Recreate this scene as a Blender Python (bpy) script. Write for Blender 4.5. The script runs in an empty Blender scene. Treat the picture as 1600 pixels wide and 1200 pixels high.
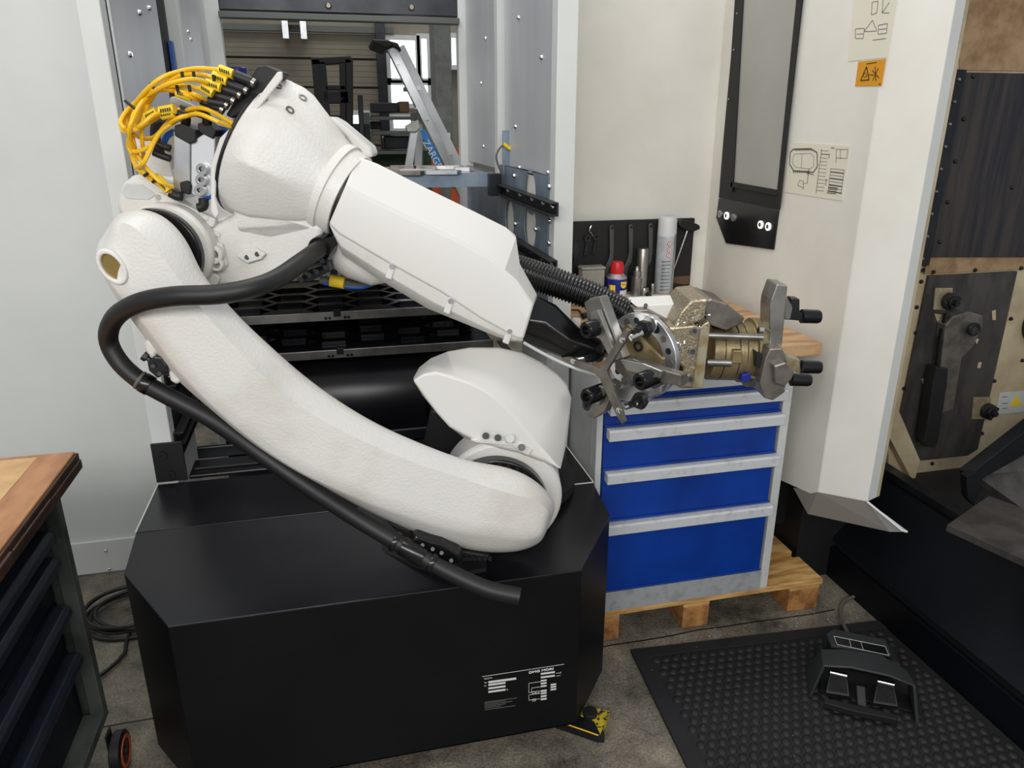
import bpy, bmesh, math, random
from mathutils import Vector as V, Matrix
random.seed(4)
# ---------------------------------------------------------------- camera
f=1164.0; TH=math.atan(f/3330); PSI=math.radians(13.3); H=1.7
CF=V((math.sin(PSI)*math.cos(TH),math.cos(PSI)*math.cos(TH),-math.sin(TH)))
CR=V((math.cos(PSI),-math.sin(PSI),0)); CU=CR.cross(CF); CC=V((0,0,H))
sc=bpy.context.scene
col=bpy.data.collections.new('scene'); sc.collection.children.link(col)
cd=bpy.data.cameras.new('camera'); co=bpy.data.objects.new('camera',cd); col.objects.link(co)
cd.sensor_fit='HORIZONTAL'; cd.sensor_width=36; cd.lens=f*36/1600; cd.clip_start=.02
M=Matrix((CR,CU,-CF)).transposed().to_4x4(); M.translation=CC; co.matrix_world=M
sc.camera=co
# ---------------------------------------------------------------- world, lights, exposure
w=bpy.data.worlds.new('world'); sc.world=w; w.use_nodes=True
w.node_tree.nodes['Background'].inputs[0].default_value=(.92,.96,1,1)
w.node_tree.nodes['Background'].inputs[1].default_value=.5
sc.view_settings.view_transform='Standard'; sc.view_settings.look='None'
sc.view_settings.exposure=-.1; sc.view_settings.gamma=1; sc.view_settings.use_curve_mapping=False
def area(name,loc,tgt,sx,sy,e,c=(1,.985,.965)):
    l=bpy.data.lights.new(name,'AREA'); l.shape='RECTANGLE'; l.size=sx; l.size_y=sy; l.energy=e; l.color=c
    o=bpy.data.objects.new(name,l); col.objects.link(o); o.location=loc
    o.rotation_euler=(V(tgt)-V(loc)).to_track_quat('-Z','Y').to_euler(); return o
area('unseen_lamp',(-1.9,-2.0,3.0),(-.2,2.0,1.1),2.6,.9,84)  # unseen fill from the front, added to light the front faces
area('unseen_lamp',(.3,-2.3,3.0),(1.0,2.4,1.3),2.6,.9,70)  # second unseen front fill, added to brighten the right side
area('unseen_lamp',(-.6,1.1,4.8),(-.4,1.6,0),2.4,.6,34)
area('unseen_lamp',(.1,3.2,4.6),(.1,3.2,0),2.4,.5,55)  # unseen lamp over the rack, turned up to brighten its inside
area('unseen_lamp',(.5,7.0,5.2),(.5,7.6,0),3,1,75)
# ---------------------------------------------------------------- pixel -> world point
def ray(u,v): return CF+CR*((u-800)/f)-CU*((v-600)/f)
def PZ(u,v,z): d=ray(u,v); return CC+d*((z-H)/d.z)
def PY(u,v,y): d=ray(u,v); return CC+d*(y/d.y)
def PX(u,v,x): d=ray(u,v); return CC+d*(x/d.x)
def PL(u,v,p,n): d=ray(u,v); n=V(n); return CC+d*((V(p)-CC).dot(n)/d.dot(n))
BETA=math.radians(12); RN=V((math.sin(BETA),math.cos(BETA),0)); R0=V((.4,1.5,0))
def RP(u,v,off): return PL(u,v,R0+RN*off,RN)
# ---------------------------------------------------------------- materials
def lin(c): return tuple(((x/255)/12.92 if x/255<.04045 else ((x/255+.055)/1.055)**2.4) for x in c)+(1,)
MT={}
def mat(name,c,rough=.5,metal=0,c2=None,ns=8,bump=0,bs=200,stretch=None,emit=0,thr=(.4,.65),spec=.5,trans=0,coord='Object'):
    m=bpy.data.materials.new(name); m.use_nodes=True; nt=m.node_tree; b=nt.nodes['Principled BSDF']; N=nt.nodes.new; L=nt.links.new
    b.inputs['Base Color'].default_value=lin(c); b.inputs['Roughness'].default_value=rough; b.inputs['Metallic'].default_value=metal
    b.inputs['Specular IOR Level'].default_value=spec; b.inputs['Transmission Weight'].default_value=trans
    src=None
    if c2 or bump:
        tc=N('ShaderNodeNewGeometry'); mp=N('ShaderNodeMapping'); L(tc.outputs['Position'],mp.inputs[0])
        if stretch: mp.inputs['Scale'].default_value=stretch
        src=mp.outputs[0]
    if c2:
        n=N('ShaderNodeTexNoise'); n.inputs['Scale'].default_value=ns; n.inputs['Detail'].default_value=6; n.inputs['Roughness'].default_value=.6; L(src,n.inputs['Vector'])
        r=N('ShaderNodeValToRGB'); r.color_ramp.elements[0].position=thr[0]; r.color_ramp.elements[1].position=thr[1]
        r.color_ramp.elements[0].color=lin(c); r.color_ramp.elements[1].color=lin(c2)
        L(n.outputs[0],r.inputs[0]); L(r.outputs[0],b.inputs['Base Color'])
    if bump:
        n=N('ShaderNodeTexNoise'); n.inputs['Scale'].default_value=bs; n.inputs['Detail'].default_value=3; L(src,n.inputs['Vector'])
        bp=N('ShaderNodeBump'); bp.inputs['Strength'].default_value=bump; bp.inputs['Distance'].default_value=.002; L(n.outputs[0],bp.inputs['Height']); L(bp.outputs[0],b.inputs['Normal'])
    if emit: b.inputs['Emission Color'].default_value=lin(c); b.inputs['Emission Strength'].default_value=emit
    MT[name]=m; return m
mat('white_wall',(214,216,213),.55,c2=(206,208,204),ns=2)
mat('cream_wall',(231,228,220),.5,c2=(222,218,208),ns=2.5)
mat('robot_white',(220,218,213),.42,c2=(205,199,190),ns=5,bump=.55,bs=160,thr=(.5,.75))
mat('hood_white',(219,217,212),.45)
mat('black_box',(9,9,13),.42,c2=(14,14,18),ns=3,spec=.25,bump=.05,bs=30)
mat('black_box_top',(24,25,31),.24,.35,c2=(38,36,38),ns=2,bump=.06,bs=12)
mat('matte_black',(17,17,18),.6)
mat('tray_black',(34,36,41),.22,.3,c2=(26,28,33),ns=4)
mat('tray_floor',(52,54,60),.16,.5,c2=(40,42,48),ns=4)
mat('spanner_black',(84,84,84),.4,.4)
mat('rubber',(19,19,20),.5)
mat('gloss_black',(14,14,15),.22)
mat('dark_steel',(42,44,48),.35,.7,c2=(56,58,62),ns=5)
mat('steel',(168,166,160),.32,.9,c2=(140,136,130),ns=14)
mat('grey_steel',(138,132,124),.36,.7,c2=(104,98,92),ns=18,bump=.1)
mat('aluminium',(208,210,212),.28,.85,c2=(190,192,194),ns=10)
mat('alu_panel',(206,208,211),.36,.2,c2=(192,194,198),ns=3,stretch=(1,1,.2))
mat('zinc',(150,164,176),.36,.45,c2=(112,128,146),ns=6,thr=(.35,.65))
mat('olive_metal',(154,138,102),.38,.6,c2=(116,103,75),ns=12,bump=.3,bs=90)
mat('chip_metal',(158,146,122),.36,.8,c2=(226,216,196),ns=120,thr=(.55,.72),bump=.8,bs=180)
mat('stained_plate',(178,172,146),.42,.55,c2=(146,120,76),ns=22,bump=.2)
mat('yellow',(236,186,22),.4)
mat('label_yellow',(244,206,40),.5)
mat('blue_hose',(22,80,160),.4)
mat('drawer_blue',(2,58,152),.42,c2=(2,46,128),ns=4)
mat('handle_grey',(196,198,200),.45,c2=(150,152,154),ns=26,thr=(.55,.85))
mat('cab_grey',(200,202,200),.5,c2=(186,188,186),ns=6)
mat('plinth_grey',(158,160,162),.5,c2=(120,122,124),ns=30,thr=(.5,.8))
mat('wood_top',(200,164,124),.55,c2=(158,118,80),ns=5,stretch=(1,5,4),bump=.2)
mat('bench_wood',(186,132,88),.36,c2=(140,90,54),ns=4,stretch=(3,1,3),bump=.2,thr=(.4,.7))
mat('bench_edge',(66,42,27),.5,c2=(38,24,17),ns=14,bump=.6,bs=60)
mat('pallet_wood',(214,172,108),.6,c2=(160,112,58),ns=6,stretch=(1,6,6),bump=.4,bs=80)
mat('pallet_end',(178,126,72),.6,c2=(120,78,42),ns=20,bump=.4)
mat('bench_blue',(9,13,26),.42,c2=(14,19,34),ns=5)
mat('bench_handle',(34,40,52),.4,c2=(26,32,44),ns=5)
mat('bench_side',(86,90,84),.5,c2=(44,48,46),ns=6)
mat('mat_black',(24,24,25),.68,c2=(19,19,20),ns=9,bump=.15,bs=200)
mat('navy',(11,14,21),.42,c2=(7,9,13),spec=.25,ns=3)
mat('red',(206,26,40),.4); mat('can_blue',(24,36,128),.35); mat('can_white',(212,212,212),.4); mat('can_grey',(168,172,176),.4,c2=(186,190,194),ns=30)
mat('paper',(226,226,222),.6); mat('plate_cream',(224,220,202),.5); mat('ink',(92,90,84),.6); mat('black_ink',(30,28,26),.6)
mat('orange',(214,148,22),.5); mat('orange_pipe',(196,84,38),.5)
mat('clear_box',(140,138,130),.3,c2=(160,158,150),ns=9)
mat('inner_tan',(168,140,104),.45,.2,c2=(136,106,74),ns=14,bump=.8,bs=60)
mat('inner_cream',(206,192,160),.42,.2,c2=(150,128,94),ns=3.5,thr=(.4,.75),bump=.15)
mat('brown_steel',(74,66,62),.36,.5,c2=(44,44,52),ns=5,stretch=(5,5,.35),thr=(.38,.62))  # streaked steel, bluish highlights painted into the second colour
mat('plate_dark',(88,84,80),.42,.5,c2=(62,60,58),ns=6,stretch=(2,2,.7))
mat('window_grey',(170,168,160),.25,c2=(150,149,143),ns=1.6,thr=(.3,.7))
mat('chrome',(225,225,225),.12,1)
mat('print_white',(214,214,212),.5)
mat('led',(255,250,240),.4,emit=2.5)
mat('rust_plug',(190,112,56),.5)
mat('door_panel',(122,114,98),.6,c2=(112,104,90),ns=3)
mat('hall_wall',(120,114,100),.7,c2=(134,128,114),ns=3); mat('green_paint',(48,70,44),.5)
mat('pillar_grey',(120,122,120),.6,c2=(100,102,100),ns=14)
mat('window_light',(235,244,250),.5,emit=3.2)
mat('cardboard',(96,72,50),.7); mat('shelf_grey',(84,88,84),.5)
mat('zarges_blue',(30,120,190),.5)
mat('oil_ring',(150,128,74),.3,.5)
mat('cable_grey',(96,92,84),.6)
# clear window glass
g=bpy.data.materials.new('glass'); g.use_nodes=True; b=g.node_tree.nodes['Principled BSDF']
b.inputs['Base Color'].default_value=(.9,.93,.93,1); b.inputs['Transmission Weight'].default_value=1; b.inputs['Roughness'].default_value=.06; MT['glass']=g
# floor
def floor_mat():
    m=bpy.data.materials.new('concrete'); m.use_nodes=True; nt=m.node_tree; b=nt.nodes['Principled BSDF']; N=nt.nodes.new; L=nt.links.new
    tc=N('ShaderNodeNewGeometry'); n=N('ShaderNodeTexNoise'); n.inputs['Scale'].default_value=3.2; n.inputs['Detail'].default_value=9; n.inputs['Roughness'].default_value=.72; L(tc.outputs['Position'],n.inputs['Vector'])
    r=N('ShaderNodeValToRGB'); e=r.color_ramp.elements; e[0].position=.36; e[0].color=lin((60,57,51)); e[1].position=.66; e[1].color=lin((152,144,128)); L(n.outputs[0],r.inputs[0])
    n2=N('ShaderNodeTexNoise'); n2.inputs['Scale'].default_value=130; n2.inputs['Detail'].default_value=5; L(tc.outputs['Position'],n2.inputs['Vector'])
    r2=N('ShaderNodeValToRGB'); r2.color_ramp.elements[0].position=.38; r2.color_ramp.elements[0].color=(.68,.66,.64,1); r2.color_ramp.elements[1].position=.62; r2.color_ramp.elements[1].color=(1.1,1.08,1.05,1); L(n2.outputs[0],r2.inputs[0])
    mx=N('ShaderNodeMixRGB'); mx.blend_type='MULTIPLY'; mx.inputs[0].default_value=1; L(r.outputs[0],mx.inputs[1]); L(r2.outputs[0],mx.inputs[2]); L(mx.outputs[0],b.inputs['Base Color'])
    bp=N('ShaderNodeBump'); bp.inputs['Strength'].default_value=.7; bp.inputs['Distance'].default_value=.004; L(n2.outputs[0],bp.inputs['Height']); L(bp.outputs[0],b.inputs['Normal'])
    b.inputs['Roughness'].default_value=.55; MT['concrete']=m
floor_mat()
# ---------------------------------------------------------------- object helpers
WL={}
def thing(name,label,cat,loc,group=None,kind=None):
    o=bpy.data.objects.new(name,None); o.empty_display_size=.05; col.objects.link(o); o.location=loc; WL[o.name]=V(loc)
    o['label']=label; o['category']=cat
    if group: o['group']=group
    if kind: o['kind']=kind
    return o
def emit(name,bm,m,parent=None,bev=0,smooth=False,label=None,cat=None,group=None,kind=None,seg=2,sub=0,angle=40,base=False):
    if bev:
        mb=None
    me=bpy.data.meshes.new(name); bmesh.ops.recalc_face_normals(bm,faces=bm.faces)
    vs=[v.co for v in bm.verts]
    lo=V((min(v.x for v in vs),min(v.y for v in vs),min(v.z for v in vs))); hi=V((max(v.x for v in vs),max(v.y for v in vs),max(v.z for v in vs)))
    c=(lo+hi)/2
    if parent is None: c.z=lo.z
    for v in bm.verts: v.co-=c
    if smooth:
        for q in bm.faces: q.smooth=True
    bm.to_mesh(me); bm.free()
    o=bpy.data.objects.new(name,me); col.objects.link(o)
    if isinstance(m,str): m=MT[m]
    me.materials.append(m)
    WL[o.name]=c.copy()
    if parent is not None: o.parent=parent; o.location=c-WL[parent.name]
    else: o.location=c
    if bev:
        md=o.modifiers.new('bevel','BEVEL'); md.width=bev; md.segments=seg; md.limit_method='ANGLE'; md.angle_limit=math.radians(35); md.harden_normals=False
    if sub:
        md=o.modifiers.new('sub','SUBSURF'); md.levels=sub; md.render_levels=sub
    if smooth and not sub: me.set_sharp_from_angle(angle=math.radians(angle))
    if label: o['label']=label
    if cat: o['category']=cat
    if group: o['group']=group
    if kind: o['kind']=kind
    return o
def nb(): return bmesh.new()
def box(bm,x0,x1,y0,y1,z0,z1):
    vs=[bm.verts.new((x,y,z)) for x in (x0,x1) for y in (y0,y1) for z in (z0,z1)]
    for q in ((0,1,3,2),(4,6,7,5),(0,4,5,1),(2,3,7,6),(0,2,6,4),(1,5,7,3)): bm.faces.new([vs[i] for i in q])
    return bm
def obox(bm,c,ax,ay,az):   # oriented box: centre + half vectors
    c=V(c); vs=[bm.verts.new(c+ax*i+ay*j+az*k) for i in (-1,1) for j in (-1,1) for k in (-1,1)]
    for q in ((0,1,3,2),(4,6,7,5),(0,4,5,1),(2,3,7,6),(0,2,6,4),(1,5,7,3)): bm.faces.new([vs[i] for i in q])
    return bm
def prism(bm,pts,off):
    off=V(off); a=[bm.verts.new(V(p)) for p in pts]; b=[bm.verts.new(V(p)+off) for p in pts]; n=len(a)
    bm.faces.new(a); bm.faces.new(b[::-1])
    for i in range(n): bm.faces.new((a[i],b[i],b[(i+1)%n],a[(i+1)%n]))
    return bm
def loft(bm,rings,cap=True,closed=True):
    R=[[bm.verts.new(V(p)) for p in r] for r in rings]; n=len(R[0])
    for i in range(len(R)-1):
        for j in range(n if closed else n-1): bm.faces.new((R[i][j],R[i][(j+1)%n],R[i+1][(j+1)%n],R[i+1][j]))
    if cap: bm.faces.new(R[0][::-1]); bm.faces.new(R[-1])
    return bm
def frame(a):
    a=V(a).normalized(); t=V((0,0,1)) if abs(a.z)<.9 else V((0,1,0))
    u=t.cross(a).normalized(); return u,a.cross(u).normalized(),a      # u horizontal, v up-ish
def circ(c,u,v,r,n,ph=0): return [c+u*(r*math.cos(ph+2*math.pi*i/n))+v*(r*math.sin(ph+2*math.pi*i/n)) for i in range(n)]
def cyl(bm,p0,p1,r0,r1=None,n=20,cap=True,ph=0):
    p0=V(p0);p1=V(p1); u,v,a=frame(p1-p0); r1=r0 if r1 is None else r1
    return loft(bm,[circ(p0,u,v,r0,n,ph),circ(p1,u,v,r1,n,ph)],cap)
def lathe(bm,p0,a,prof,n=32,cap=True,ph=0):
    p0=V(p0); u,v,a=frame(a); return loft(bm,[circ(p0+a*t,u,v,max(r,1e-4),n,ph) for t,r in prof],cap)
def ringpl(bm,c,a,ri,ro,h,n=32):   # annulus plate
    c=V(c);u,v,a=frame(a)
    rr=[circ(c,u,v,ri,n),circ(c,u,v,ro,n),circ(c+a*h,u,v,ro,n),circ(c+a*h,u,v,ri,n)]
    R=[[bm.verts.new(p) for p in r] for r in rr]
    for i in range(4):
        for j in range(n): bm.faces.new((R[i][j],R[i][(j+1)%n],R[(i+1)%4][(j+1)%n],R[(i+1)%4][j]))
    return bm
def spline(pts,k=6):
    P=[V(p) for p in pts]; P=[P[0]*2-P[1]]+P+[P[-1]*2-P[-2]]; out=[]
    for i in range(1,len(P)-2):
        for j in range(k):
            t=j/k; a,b,c,d=P[i-1:i+3]
            out.append(.5*((2*b)+(c-a)*t+(2*a-5*b+4*c-d)*t*t+(3*b-a-3*c+d)*t**3))
    out.append(P[-2]); return out
def tube(bm,pts,r,n=8,k=6,rf=None,smoothp=True):
    P=spline(pts,k) if smoothp else [V(p) for p in pts]; rings=[]; u=None
    for i,p in enumerate(P):
        t=(P[min(i+1,len(P)-1)]-P[max(i-1,0)]).normalized()
        if u is None: u,_,_=frame(t)
        u=(u-t*u.dot(t)).normalized(); v=t.cross(u); rr=rf(i) if rf else r
        rings.append(circ(p,u,v,rr,n))
    return loft(bm,rings)
def hexn(bm,c,a,r,h): return cyl(bm,V(c),V(c)+V(a).normalized()*h,r,n=6)
def dup(o,delta,label=None,parent=None):
    def cp(x,par):
        c=x.copy(); col.objects.link(c)
        if par is not None: c.parent=par
        WL[c.name]=WL[x.name]+V(delta)
        for ch in [q for q in col.objects if q.parent==x]: cp(ch,c)
        return c
    c=cp(o,parent if parent else o.parent); c.location=o.location+V(delta)
    if label: c['label']=label
    return c
def bolt(par,c,a,r=.008,h=.006,m='chrome',name='bolt'):
    c=V(c); bm=nb(); lathe(bm,c,a,[(0,r),(h*.6,r*.92),(h,r*.6)],n=10); emit(name,bm,m,par,smooth=True)
def text(name,s,size,origin,xdir,zdir,m,parent,depth=.0006,sx=1,off=0):
    cu=bpy.data.curves.new(name,'FONT'); cu.body=s; cu.size=size; cu.extrude=depth; cu.offset=off
    t=bpy.data.objects.new('tmp',cu); col.objects.link(t); dg=bpy.context.evaluated_depsgraph_get(); me=bpy.data.meshes.new_from_object(t.evaluated_get(dg)); bpy.data.objects.remove(t)
    x=V(xdir).normalized(); n=x.cross(V(zdir)).normalized(); z=n.cross(x).normalized()
    R=Matrix((x*sx,z,n)).transposed().to_4x4(); R.translation=V(origin); me.transform(R)
    bm=nb(); bm.from_mesh(me); 
    return emit(name,bm,m,parent)
# ================================================================ SETTING
FR,BK=-3.0,9.6
bm=nb(); box(bm,-6,7,FR,BK,-.1,0); fl=emit('floor',bm,'concrete',kind='structure')
# joints / cracks in the floor: shallow dark strips
bm=nb(); 
for y in (2.02,1.98): pass
rj=random.Random(2); pj=[V((-1.6+i*.11,1.995+rj.uniform(-.007,.007),0)) for i in range(31)]; prism(bm,[p+V((0,-.003,-.001)) for p in pj]+[p+V((0,.003,-.001)) for p in pj[::-1]],(0,0,.0016)); emit('joint',bm,'matte_black',fl)
WY=2.89
bm=nb(); box(bm,-3.2,-.60,WY,WY+.06,0,2.9); wb=emit('wall_back',bm,'white_wall',kind='structure')
bm=nb(); box(bm,.742,2.2,WY,WY+.06,0,2.9); emit('wall_right',bm,'cream_wall',kind='structure')
bm=nb(); box(bm,-3.2,-.60,WY-.014,WY-.001,0,.145); bb=emit('baseboard_back',bm,'white_wall',bev=.004,kind='structure')
for u,v in ((165,860),(171,889)):
    p=PY(u,v,WY-.014); bolt(bb,p,(0,-1,0),.007,.006)
bolt(bb,PY(60,868,WY-.014),(0,-1,0),.007,.006)
# ---- hall beyond
HY=9.0
bm=nb(); box(bm,-4,5,HY+.06,HY+.2,0,6); hw=emit('wall_hall',bm,'hall_wall',kind='structure')
# sectional door: panels stacked
dr=thing('sectional_door','large beige sectional hall door behind the forklift mast','door',(-.4,HY,0))
xl=PY(340,100,HY).x-.8; xr=PY(588,100,HY).x
zs=[PY(450,v,HY).z for v in (235,184,136,91,50,22)]
zs=[0,.5]+zs
zz=[zs[-1]+.5]
lv=sorted(set([0,.55]+[PY(450,v,HY).z for v in (228,182,136,91,50)]))
for a,b2 in zip(lv[:-1],lv[1:]):
    bm=nb(); box(bm,xl,xr,HY-.03,HY+.05,a+.012,b2-.012)
    n=5
    for k in range(1,n):
        z=a+(b2-a)*k/n; box(bm,xl,xr,HY-.033,HY-.03,z-.006,z+.006)
    emit('panel',bm,'door_panel',dr)
bm=nb(); box(bm,xl,xr+.2,HY-.1,HY-.02,lv[-1],lv[-1]+.06); emit('track',bm,'shelf_grey',dr)
p=PY(460,42,HY-.2); bm=nb(); box(bm,p.x-.12,p.x-.06,HY-.3,HY-.12,p.z-.12,p.z+.12); box(bm,p.x+.06,p.x+.12,HY-.3,HY-.12,p.z-.12,p.z+.12); box(bm,p.x-.12,p.x+.12,HY-.3,HY-.12,p.z+.05,p.z+.12); emit('bracket',bm,'aluminium',dr)
bm=nb(); q=PY(594,60,HY-.1); box(bm,q.x-.05,q.x+.05,HY-.15,HY-.04,0,6); emit('track',bm,'dark_steel',dr)
# bright windows
def window(n,u0,v0,u1,v1,y):
    a=PY(u0,v0,y); b=PY(u1,v1,y)
    bm=nb(); F=.05
    box(bm,a.x-F,b.x+F,y-.06,y+.04,a.z,a.z+F); box(bm,a.x-F,b.x+F,y-.06,y+.04,b.z-F,b.z)
    box(bm,a.x-F,a.x,y-.06,y+.04,b.z,a.z); box(bm,b.x,b.x+F,y-.06,y+.04,b.z,a.z)
    o=emit('window_%d'%n,bm,'cab_grey',kind='structure')
    bm=nb(); box(bm,a.x,b.x,y+.0,y+.02,b.z,a.z); emit('pane',bm,'window_light',o)
window(1,608,63,650,126,HY-.02); window(2,657,61,668,126,HY-.02); window(3,610,130,650,162,HY-.02); window(4,659,130,669,172,HY-.02)
window(5,704,60,712,102,HY-.02); window(6,548,180,572,204,HY-.06); window(7,614,186,650,200,HY-.06)
bm=nb(); a=PY(678,40,6.2); c=PY(704,40,6.2); box(bm,a.x,c.x,6.2,6.5,0,3.6); pl=emit('hall_pillar',bm,'pillar_grey',bev=.01,label='grey concrete pillar beyond the opening behind the ladder',cat='pillar')
p=PY(693,218,6.19); bm=nb(); box(bm,p.x-.05,p.x+.05,6.15,6.198,p.z-.05,p.z+.05); emit('socket_box',bm,'cream_wall',label='small white socket box on the grey pillar',cat='socket',bev=.005)
for u,y,vv,lb in ((709,5.6,232,'orange drain pipe stub behind the right rack post'),(680,5.7,230,'orange drain pipe stub left of the ladder foot')):
    p=PY(u,vv,y); bm=nb(); lathe(bm,(p.x,p.y,0),(0,0,1),[(0,.032),(p.z-.06,.032),(p.z-.06,.04),(p.z,.04)],n=18); emit('drain_pipe',bm,'orange_pipe',smooth=True,label=lb,cat='pipe')
p=PY(664,70,7.5); bm=nb(); cyl(bm,(p.x+.1,7.5,0),(p.x+.1,7.5,4),.05); emit('wall_pipe',bm,'hall_wall',smooth=True,label='pale vertical pipe beside the bright hall windows',cat='pipe')
# forklift mast
FY=7.0
ft=thing('forklift','black forklift mast standing in the hall behind','forklift',(PY(520,200,FY).x,FY,0))
def fbar(u0,v0,u1,v1,wd,nm='mast_rail',m='matte_black',y=FY):
    a=PY(u0,v0,y); b=PY(u1,v1,y); d=(b-a); s=d.cross(V((0,1,0))).normalized()*wd
    bm=nb(); prism(bm,[a-s,a+s,b+s,b-s],(0,.12,0)); emit(nm,bm,m,ft,bev=.006)
fbar(493,92,506,250,.035); fbar(503,96,517,250,.03); fbar(545,92,546,250,.035); fbar(536,96,538,250,.03)
fbar(486,96,549,93,.028,'cross_bar'); fbar(508,137,540,137,.02,'cross_bar'); fbar(505,152,545,152,.05,'cross_bar')
fbar(563,148,566,215,.02,'lever_post','dark_steel',FY-.1); fbar(500,240,580,240,.25,'fork_carriage')
for u in (506,546):
    a=PY(u,250,FY); bm=nb(); box(bm,a.x-.05,a.x+.05,FY,FY+.12,0,a.z); emit('mast_rail',bm,'matte_black',ft)
# shelf with boxes in hall
SY=7.6
sh=thing('storage_shelf','grey metal shelf with dark boxes in the far hall','shelf',(PY(620,200,SY).x,SY,0))
for v in (182,205,236):
    a=PY(572,v,SY); c=PY(655,v,SY); bm=nb(); box(bm,a.x,c.x,SY,SY+.5,a.z-.03,a.z); emit('shelf_board',bm,'shelf_grey',sh)
for u in (573,654):
    a=PY(u,176,SY); bm=nb(); box(bm,a.x-.025,a.x+.025,SY-.02,SY+.52,0,a.z); emit('upright',bm,'shelf_grey',sh)
def hallbox(u0,v0,u1,v1,m,lb,nm='storage_box'):
    a=PY(u0,v0,SY+.1); c=PY(u1,v1,SY+.1); bm=nb(); box(bm,a.x,c.x,SY+.1,SY+.4,c.z,a.z); emit(nm,bm,m,bev=.01,label=lb,cat='box')
hallbox(580,160,622,176,'matte_black','long dark box on top of the hall shelf')
hallbox(624,158,640,176,'cardboard','brown carton on top of the hall shelf')
hallbox(576,190,596,202,'matte_black','small black bin on the middle of the hall shelf')
hallbox(600,213,640,233,'dark_steel','grey case on the lowest visible hall shelf')
bm=nb(); a=PY(560,236,8.2); c=PY(690,262,8.2); box(bm,a.x,c.x,8.2,8.5,0,a.z); emit('green_machine_base',bm,'green_paint',label='dark green machine base low in the far hall',cat='machine base')
# ladder
LY=4.75
ld=thing('step_ladder','aluminium step ladder with black top cap and blue sticker','ladder',(PY(660,250,LY).x,LY,0))
def lbar(u0,v0,u1,v1,w1,nm,m='aluminium',y0=LY,y1=LY,dep=.06):
    a=PY(u0,v0,y0); b=PY(u1,v1,y1); s=(b-a).cross(V((0,1,0))).normalized()*w1
    bm=nb(); prism(bm,[a-s,a+s,b+s,b-s],(0,dep,0)); return emit(nm,bm,m,ld,bev=.004)
lbar(612,74,742,340,.028,'rail'); lbar(625,72,765,356,.028,'rail','alu_panel',LY+.3,LY+.3)
lbar(650,190,628,330,.024,'rear_leg',y0=LY-.03,y1=LY-.03,dep=.025); lbar(656,195,652,330,.022,'rear_leg','alu_panel',LY+.3,LY+.3)
for (ua,va,ub,vb_,yy_,ww) in ((612,74,742,340,LY,.028),(625,72,765,356,LY+.3,.028),(650,190,628,330,LY-.03,.024),(656,195,652,330,LY+.3,.022)):
    a=PY(ua,va,yy_); b=PY(ub,vb_,yy_); g=b+(b-a)*(b.z/(a.z-b.z)); q=(b-a).cross(V((0,1,0))).normalized()*ww; bm=nb(); prism(bm,[b-q,b+q,g+q,g-q],(0,.025,0)); emit('rail_foot',bm,'aluminium',ld)
p=PY(641,195,LY-.06); bm=nb(); prism(bm,[PY(u,v,LY-.06) for u,v in ((633,197),(640,193),(654,187),(657,200),(650,207),(636,206))],(0,.03,0)); emit('hinge',bm,'steel',ld,bev=.004)
bm=nb(); prism(bm,[PY(u,v,LY-.03) for u,v in ((581,61),(584,68),(606,76),(612,72),(628,80),(622,67),(604,62))],(0,.42,0)); emit('top_cap',bm,'matte_black',ld,bev=.008)
for t in (.22,.42,.62,.82):
    a=PY(612,74,LY).lerp(PY(742,340,LY),t); bm=nb(); box(bm,a.x-.02,a.x+.06,LY+.061,LY+.3,a.z-.012,a.z+.012); emit('step',bm,'aluminium',ld)
pts=[PY(u,v,LY-.002) for u,v in ((656,204),(664,202),(690,252),(686,262),(681,262))]
lb=nb(); prism(lb,pts,(0,-.001,0)); st=emit('sticker',lb,'zarges_blue',ld)
d=(PY(688,258,LY)-PY(663,212,LY)); text('lettering','ZARGES',.058,PY(660,222,LY-.004),d,V((0,-1,0)).cross(d.normalized()),'print_white',st)
for u,v in ((622,100),(641,150),(650,170),(668,188)): bolt(ld,PY(u,v,LY-.001),(0,-1,0),.007)
# blue cap object left behind cables
p=PY(370,110,4.3); bm=nb(); lathe(bm,(p.x,p.y,p.z-.02),(0,0,1),[(0,.05),(.03,.05),(.035,.045)],n=16); bp=thing('bottle','blue capped bottle standing on a post behind the yellow cables','bottle',(p.x,p.y,0)); emit('cap',bm,'can_blue',bp,smooth=True)
bm=nb(); lathe(bm,(p.x,p.y,0),(0,0,1),[(0,.04),(p.z-.02,.04)],n=16); emit('body',bm,'clear_box',bp,smooth=True)
# ================================================================ STORAGE RACK
rk=thing('storage_rack','tall white framed pass-through storage rack with aluminium side panels','rack',(.07,2.6,0))
def rbox(nm,m,*a,bev=.003,par=None,**k):
    bm=nb(); box(bm,*a); return emit(nm,bm,m,par or rk,bev=bev,**k)
ZT=2.75
rbox('post','white_wall',-.586,-.53,2.27,2.33,.64,ZT); rbox('post','white_wall',.672,.735,2.27,2.33,.02,ZT)
rbox('side_panel','alu_panel',-.528,-.522,2.331,2.98,1.25,ZT,bev=0); 
rbox('side_panel','alu_panel',.692,.70,2.331,3.05,1.535,ZT,bev=0)
rbox('side_sheet','white_wall',-.592,-.5865,2.30,2.89,.1,ZT,bev=0); rbox('side_sheet','white_wall',.7352,.741,2.30,2.889,.02,ZT,bev=0)
rbox('gap_strip','matte_black',-.56,-.53,2.99,3.18,.7,ZT,bev=0)
bm=nb(); box(bm,-.525,-.515,3.12,3.17,1.6,1.98); emit('blue_strip',bm,'blue_hose',rk)
rbox('post','white_wall',-.56,-.49,3.2,3.26,.02,ZT); rbox('post','white_wall',.665,.72,3.06,3.12,1.5,ZT)
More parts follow.
